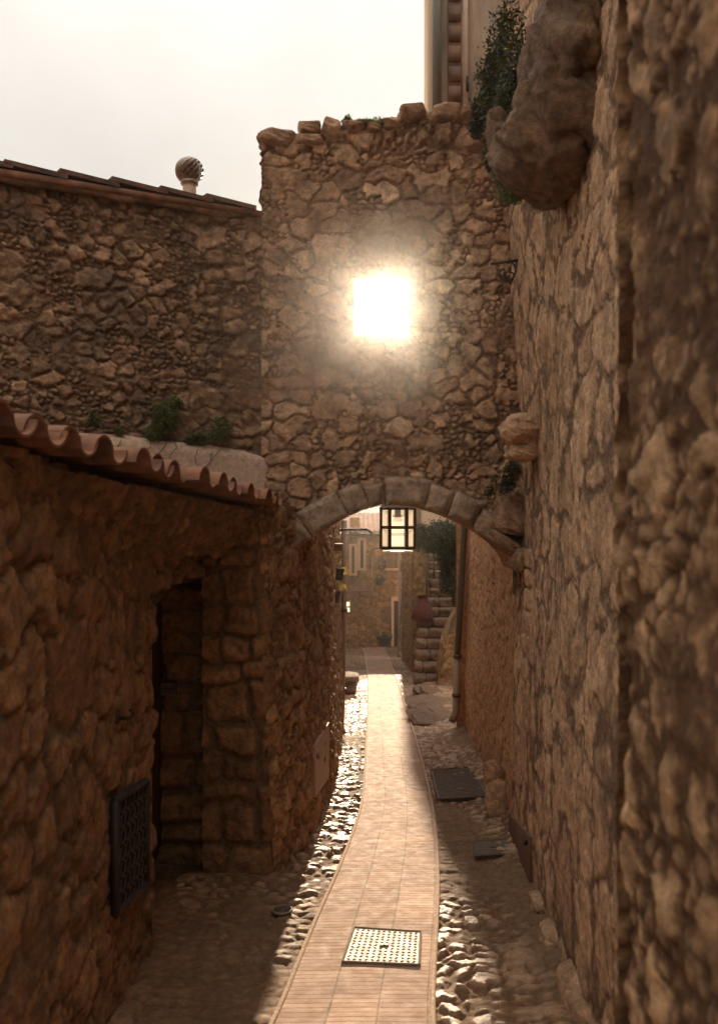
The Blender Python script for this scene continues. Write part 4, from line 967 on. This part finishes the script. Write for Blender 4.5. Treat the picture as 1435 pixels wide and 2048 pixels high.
def build_far_house():
    root = thing('stone_house', W(750, 1298, FY), 'stone house with red tiled roof closing the far end of the alley', 'house')
    x0, x1 = -1.0, 3.2; ez = W(0, 1066, FY)[2]
    mb = MB(); sheet(mb, lin(x0, x1, .05), lin(-7.2, ez, .05), lambda U, V: np.stack([U, FY + 0 * U, V], -1), (0, -1, 0), far_relief(911, (.4, .28), .06))
    slab_box(mb, (x0, FY + .1, -7.5), (x1, FY + 8, ez)); mb.build('wall', M['far'], root)
    rf = MB(); n = 20; rows = []
    rz = W(0, 1031, FY + 4)[2]
    for i in range(int((x1 - x0 + .6) / .05) + 1):
        x = x0 - .3 + i * .05; b = .07 * abs(math.sin((x + .3) / .24 * math.pi))
        rows.append([(x, FY - .45 + t * 4.45 + 0, ez + .05 + t * (rz - ez) + b + .04 * ((t * 11) % 1)) for t in np.linspace(0, .9999, 45)])
    P = np.array(rows).transpose(1, 0, 2); rf.grid(P, np.tile(np.array([.5, 0, .5, 1.]), P.shape[:2] + (1,)))
    rf.add([(x0 - .3, FY + 4, rz + .02), (x1 + .3, FY + 4, rz + .02), (x1 + .3, FY + 8.4, ez), (x0 - .3, FY + 8.4, ez)], [(0, 1, 2, 3)])
    rf.build('roof', M['tile_pale'], root)
    c = MB(); a = W(700, 1066, FY + .5); c.box((a[0], FY + .3, ez - .2), (W(719, 0, FY)[0], FY + 1, W(0, 1035, FY)[2])); c.build('chimney', M['far'], root, False)
    ev = MB(); ev.box((x0 - .2, FY - .35, ez - .13), (x1 + .2, FY + .05, ez - .0)); ev.build('eave', M['darkwood'], root, False)
    # narrow windows
    for (a, b, c_, d) in ((702, 709, 1092, 1146), (719, 727, 1080, 1136)):
        f = MB(); A = fp(a, d); B = fp(b, c_); f.box((A[0] - .12, FY - .12, A[2] - .12), (B[0] + .12, FY - .05, B[2] + .12)); w = f.build('window', M['stucco'], root, False)
        g = MB(); g.box((A[0] + .04, FY - .14, A[2]), (B[0] - .02, FY - .121, B[2])); g.build('pane', M['void'], w, False)
    A, B = fp(772, 1136), fp(808, 1090)
    for s in range(2):
        w_ = (B[0] - A[0]) / 2; sh = MB(); sh.box((A[0] + s * w_ + .02, FY - .14, A[2]), (A[0] + (s + 1) * w_ - .02, FY - .07, B[2])); so = sh.build('shutter', M['wood'], root, False)
        sl = MB()
        for k in range(4): sl.box((A[0] + s * w_ + .05 + k * w_ / 4.3, FY - .165, A[2] + .05), (A[0] + s * w_ + .03 + (k + .8) * w_ / 4.3, FY - .142, B[2] - .05))
        sl.build('slat', M['wood'], so, False)
    sl = MB(); sl.box((A[0] - .1, FY - .22, A[2] - .1), (B[0] + .1, FY - .02, A[2] - .01)); sl.build('sill', M['stucco'], root, False)
    A, B = fp(787, 1288), fp(806, 1201)
    d = MB(); d.box((A[0], FY - .10, A[2] - .1), (B[0], FY - .07, B[2])); do = d.build('door', M['void'], root, False)
    h = MB(); h.box((A[0] + .05, FY - .13, A[2] + 1.0), (A[0] + .09, FY - .101, A[2] + 1.1)); h.build('handle', M['iron'], do, False)
    fr = MB(); fr.box((A[0] - .13, FY - .16, A[2] - .1), (A[0] - .003, FY - .04, B[2] + .16)); fr.box((A[0] - .13, FY - .17, B[2] + .003), (B[0] + .14, FY - .04, B[2] + .2)); fr.box((B[0] + .003, FY - .16, A[2] - .1), (B[0] + .13, FY - .04, B[2] + .003)); fr.build('door_frame', M['stucco'], root, False)
    A, B = fp(768, 1243), fp(780, 1212); s = MB(); s.box((A[0], FY - .12, A[2]), (B[0], FY - .05, B[2])); s.build('shutter', M['wood'], root, False)
    A = fp(723, 1178); hd = MB(); hd.hexa([A + [-.45, -.4, -.12], A + [.45, -.4, -.12], A + [.45, 0, .1], A + [-.45, 0, .1]], [A + [-.45, -.4, -.05], A + [.45, -.4, -.05], A + [.45, 0, .2], A + [-.45, 0, .2]]); hd.build('tiled_hood', M['tile'], root, False)
build_far_house()
def build_wall_lamp():
    Y = FY - .6; root = thing('wall_lamp', W(740, 1135, Y), 'old iron lantern on a curled bracket on the far house wall', 'lamp')
    MB().tube([W(740, 1140, Y), W(740, 1110, Y), W(743, 1100, Y), W(752, 1096, Y), W(763, 1097, Y), W(767, 1102, Y), W(764, 1106, Y)], .035, 6).build('bracket', M['iron'], root)
    c = W(763, 1130, Y); lb = MB()
    for sx in (-1, 1):
        for sy in (-1, 1): lb.tube([c + [sx * .13, sy * .13, -.2], c + [sx * .17, sy * .17, .16]], .02, 4)
    for z, r in ((-.2, .13), (.16, .17), (-.02, .15)):
        for a, b in (((-1, -1), (1, -1)), ((1, -1), (1, 1)), ((1, 1), (-1, 1)), ((-1, 1), (-1, -1))): lb.tube([c + [a[0] * r, a[1] * r, z], c + [b[0] * r, b[1] * r, z]], .02, 4)
    lb.build('frame', M['iron'], root, False)
    t = MB(); t.add([c + [-.2, -.2, .16], c + [.2, -.2, .16], c + [.2, .2, .16], c + [-.2, .2, .16], c + [0, 0, .5]], [(0, 1, 4), (1, 2, 4), (2, 3, 4), (3, 0, 4)]); t.build('roof', M['iron'], root, False)
build_wall_lamp()
def build_right_far():
    Y = 36.0; root = thing('plaster_house', (3, Y, float(zg(Y))), 'pale house with a battered stone corner behind the staircase', 'house')
    xl = 1.86
    mb = MB(); mb.box((xl, Y + .3, -6.2), (7, Y + 6, 4.0)); mb.box((2.15, Y + .5, 4.0), (7, Y + 5.8, 7.0)); mb.build('wall', M['stucco'], root, False)  # unseen upper block is added to keep sun off the right wall
    bt = MB(); zt = W(0, 1096, Y)[2]
    def pos(U, V): k = (V + 6.2) / (zt + 6.2); return np.stack([(1.55 + .38 * k) * (1 - U) + 2.5 * U, Y - .35 + .35 * k + 0 * U, V], -1)
    sheet(bt, np.linspace(0, 1, 40), lin(-6.2, zt, .05), pos, (0, -1, 0), lambda U, V: relief(U * .9, V, (.3, .22), 921, .06, .03, .07, .03))
    def pos2(U, V): k = (V + 6.2) / (zt + 6.2); return np.stack([(1.55 + .38 * k) + U * .27, Y - .35 + .35 * k + U * 5, V], -1)
    sheet(bt, np.linspace(0, 1, 60), lin(-6.2, zt, .07), pos2, (-1, 0, 0), lambda U, V: relief(U * 5, V, (.3, .22), 922, .06, .03, .07, .03))
    sheet(bt, lin(2.5, 6, .06), lin(-6.2, -.6, .05), lambda U, V: np.stack([U, Y + .25 + 0 * U, V], -1), (0, -1, 0), far_relief(923))
    bt.build('battered_base', M['far'], root)
    A, B = W(832, 1060, Y), W(842, 1010, Y); s = MB(); s.box((A[0], Y + .2, A[2]), (B[0], Y + .297, B[2] + .4)); s.build('shutter', M['wood'], root, False)
build_right_far()
def build_stairs():
    root = thing('staircase', G(845, 1372), 'worn stone staircase climbing to the right beyond the arch', 'stairs')
    xs = [(828, 868), (829, 872), (833, 876), (833, 880), (836, 886), (832, 890), (846, 900), (856, 905), (860, 906), (858, 905), (858, 905), (858, 905), (858, 905), (858, 905)]
    for i in range(14):
        Y = 23.2 + .45 * i; z = -4.53 + .245 * (i + 1); a, b = W(xs[i][0], 0, Y)[0], W(xs[i][1], 0, Y)[0]
        m = MB(); rng = random.Random(i); w = b - a; k = rng.uniform(.35, .65)
        m.rock(((a + a + w * k) / 2, Y + .3, z - .14), (w * k * 1.03, .75, .27), 600 + 2 * i, .85, .05, n=20)
        m.rock(((a + w * k + b + .25) / 2, Y + .3, z - .145), ((w * (1 - k) + .25) * 1.03, .75, .27), 601 + 2 * i, .85, .05, n=20)
        m.box((a + .03, Y + .1, -5.5), (b + .2, Y + .62, z - .2), (.3, .6, .3, 1))
        m.build('step', M['boulder'], root)
build_stairs()
def build_stair_walls():
    m = MB()                                        # parapet on the right of the stairs
    A = np.array([1.95, 22.3]); B = np.array([2.75, 25.6])
    def pos(U, V): return np.stack([A[0] + (B[0] - A[0]) * U, A[1] + (B[1] - A[1]) * U, -5 + V * (np.interp(U, [0, .25, .6, 1], [-3.9, -3.2, -2.95, -2.75]) + 5)], -1)
    sheet(m, np.linspace(0, 1, 60), np.linspace(0, 1, 50), pos, (-.5, -.85, 0), lambda U, V: relief(U * 3.2, V * 2.2, (.3, .22), 931, .06, .03, .07, .03))
    m.hexa([(1.98, 22.4, -5.2), (3.6, 22.4, -5.2), (3.6, 26, -5.2), (2.8, 26, -5.2)], [(1.98, 22.4, -3.95), (3.6, 22.4, -3.1), (3.6, 26, -2.8), (2.8, 26, -2.8)], (.4, .4, .4, 1))
    sheet(m, lin(1.98, 3.6, .05), np.linspace(0, 1, 50), lambda U, V: np.stack([U, 22.35 + 0 * U, -5.1 + V * (np.interp(U, [1.9, 2.1, 2.5, 3.6], [-3.9, -3.2, -3.0, -2.9]) + 5.1)], -1), (0, -1, 0), lambda U, V: relief(U, V * 2.2, (.3, .22), 932, .06, .03, .07, .03))
    tag(m.build('parapet_wall', M['alley']), 'rough stone parapet sloping up the right side of the stairs', 'wall')
    m = MB(); x0, x1 = W(826, 0, 27)[0], W(850, 0, 27)[0]
    sheet(m, lin(x0, x1, .04), lin(-5, -1.1, .05), lambda U, V: np.stack([U, 27 + 0 * U, V], -1), (0, -1, 0), far_relief(941, (.25, .2)))
    sheet(m, lin(27, 34, .08), lin(-6, -1.1, .06), lambda U, V: np.stack([x0 + 0 * U, U, V], -1), (-1, 0, 0), far_relief(942))
    slab_box(m, (x0 + .08, 27.1, -6), (x1, 34, -1.1)); tag(m.build('stair_wall', M['far']), 'tall narrow stone wall on the left of the stairs', 'wall')
    m = MB(); p = [W(853, 1205, 26.6), W(853, 1120, 26.6)]
    m.tube(p, .025, 6); m.tube([p[0] + [.3, 1, .1], p[1] + [.3, 1, .2]], .025, 6); m.tube([p[1] - [0, 0, .05], p[1] + [.3, 1, .15]], .025, 6)
    tag(m.build('handrail', M['iron']), 'dark iron handrail at the left of the upper stairs', 'handrail')
build_stair_walls()
def build_jar():
    g = W(845, 1241, 25.4); m = MB(); prof = [(0, .0), (.25, .0), (.30, .1), (.28, .3), (.20, .5), (.13, .6), (.12, .66), (.16, .72)]
    P = np.array([[(g[0] + r * math.cos(w), g[1] + r * math.sin(w), g[2] + z) for w in np.linspace(0, 2 * math.pi, 25)] for r, z in prof])
    m.grid(P, np.tile(np.array([.5, 0, .5, 1.]), P.shape[:2] + (1,))); tag(m.build('clay_jar', M['red']), 'dark red clay jar standing on a landing of the stairs', 'jar')
build_jar()
c = W(880, 1100, 25)
bush = thing('evergreen_shrub', W(900, 1190, 25.5), 'big dark evergreen shrub overhanging the stairs', 'shrub')
foliage(16000, [(W(880, 1075, 25), (.62, .7, .5), 3), (W(905, 1110, 25.5), (.5, .7, .6), 3), (W(850, 1085, 24.6), (.36, .5, .33), 1.5), (W(905, 1160, 25.5), (.4, .5, .5), 1.5), (W(915, 1060, 26), (.5, .6, .5), 1.5), (W(840, 1062, 25), (.22, .3, .22), .5)], .05, 21).build('crown', M['leaf_dark'], bush)
tk = MB(); tk.tube([W(908, 1210, 25.5), W(905, 1150, 25.4), W(890, 1100, 25.2), W(872, 1075, 25)], [.07, .06, .045, .02], 8); tk.tube([W(905, 1150, 25.4), W(918, 1100, 25.6), W(915, 1060, 25.8)], [.05, .035, .02], 8); tk.build('trunk', M['stem'], bush)
plant('climber', W(812, 1145, 35), [(W(816, 1115, 35), (.28, .3, .35), 2), (W(806, 1135, 35), (.25, .3, .2), 1.5), (W(822, 1150, 35), (.2, .25, .5), 1.5), (W(800, 1128, 35), (.15, .2, .15), .6)], 1500, .055, 31, 'straggling climber with dry yellow leaves on the battered corner', 'climber', 'leaf_dry')
def tub(px, py, Y, r, h, label, seed, blobs, n=700, mat='leaf_dark', size=.05, pot='pot'):
    b = W(px, py, Y); root = thing('potted_plant', b, label, 'potted plant')
    P = np.array([[(b[0] + q * math.cos(w), b[1] + q * math.sin(w), b[2] + z) for w in np.linspace(0, 2 * math.pi, 19)] for q, z in ((0, 0), (r * .7, 0), (r, h), (r * 1.05, h), (r * .9, h - .02), (0, h - .04))])
    MB().grid(P, np.tile(np.array([.5, 0, .5, 1.]), P.shape[:2] + (1,))).build('pot', M[pot], root)
    foliage(n, blobs, size, seed).build('foliage', M[mat], root)
tub(768, 1292, 42.6, .38, .45, 'leafy green plant in a tub beside the far door', 41, [(W(768, 1272, 42.6), (.45, .35, .3), 1)])
tub(758, 1170, 43.5, .22, .25, 'dark plant pot hung on the far wall under the lantern', 42, [(W(758, 1158, 43.5), (.28, .2, .25), 1)], 400)
tub(668, 1205, 11.6, .09, .15, 'dark hanging pot with dry golden sprigs, lower on the left alley wall', 43, [(W(662, 1180, 11.6), (.12, .14, .06), 1), (W(675, 1175, 11.8), (.12, .14, .06), 1)], 900, 'leaf_dry', .018)
tub(674, 1160, 12.0, .10, .16, 'dark hanging pot with golden trailing plant, higher on the left alley wall', 44, [(W(664, 1120, 12), (.12, .16, .14), 2), (W(682, 1140, 12.3), (.12, .14, .06), 1), (W(658, 1105, 11.8), (.09, .12, .12), 1.2)], 1500, 'leaf_dry', .018)
def build_small():
    p = W(660, 1094, 11.3); m = MB(); m.box((p[0] - .25, 11.2, p[2] - .045), (p[0] + .16, 11.33, p[2] + .045)); tag(m.build('roof_beam', M['wood'], None, False), 'short timber beam end jutting from the left alley wall', 'beam')
    r = thing('sign_bracket', W(668, 1060, 13), 'plain iron rod bracket reaching out from the left alley wall below the arch', 'bracket')
    MB().tube([W(655, 1060, 13), W(735, 1059, 13)], .018, 6).build('rod', M['iron'], r)
    MB().tube([W(720, 1058, 13), W(735, 1060, 13), W(743, 1066, 13), W(741, 1070, 13)], .016, 6).build('hook', M['iron'], r)
    Y = 22; c = W(695, 1214, Y); r = thing('wall_lantern', c, 'tiny lantern with two bright panes on the left beyond the drainpipe', 'lantern')
    for z in (.07, -.07):
        g = MB(); g.box(c + [-.05, -.02, z - .05], c + [.05, .02, z + .05]); g.build('pane', M['frost'], r, False)
    f = MB(); f.tube([c + [-.06, 0, -.13], c + [-.06, 0, .14], c + [.06, 0, .14], c + [.06, 0, -.13], c + [-.06, 0, -.13]], .012, 5); f.tube([c + [-.06, 0, 0], c + [.06, 0, 0]], .012, 5); f.tube([c + [-.06, 0, .14], c + [-.2, .1, .3]], .015, 5); f.build('frame', M['iron'], r)
    b = thing('stone_bench', G(701, 1386), 'low stone block seat against the left wall in the sun', 'bench')
    g = G(701, 1388); m = MB(); m.rock(g + [-.12, .3, .34], (.62, .8, .16), 71, .85, .05, n=18); m.build('seat', M['boulder'], b)
    m = MB(); m.rock(g + [-.12, .3, .13], (.5, .65, .3), 72, .7, .08, n=18); m.build('base', M['boulder'], b)
build_small()

# ================================================================== HAZE (volume added to imitate glare around the low sun)
hz = MB(); hz.box((-95, -95, -12), (95, 150, 7.5)); ho = hz.build('haze', bpy.data.materials.new('glare_haze'), None, False)
hm = ho.data.materials[0]; hm.use_nodes = True; nt = hm.node_tree; nt.nodes.clear()
pv = nt.nodes.new('ShaderNodeVolumePrincipled'); out = nt.nodes.new('ShaderNodeOutputMaterial'); L(nt, pv.outputs[0], out.inputs['Volume'])
pv.inputs['Color'].default_value = (1, .95, .88, 1); pv.inputs['Density'].default_value = .0009; pv.inputs['Anisotropy'].default_value = .945
tag(ho, 'faint haze volume added to imitate the glare around the sun', 'haze', kind='stuff')
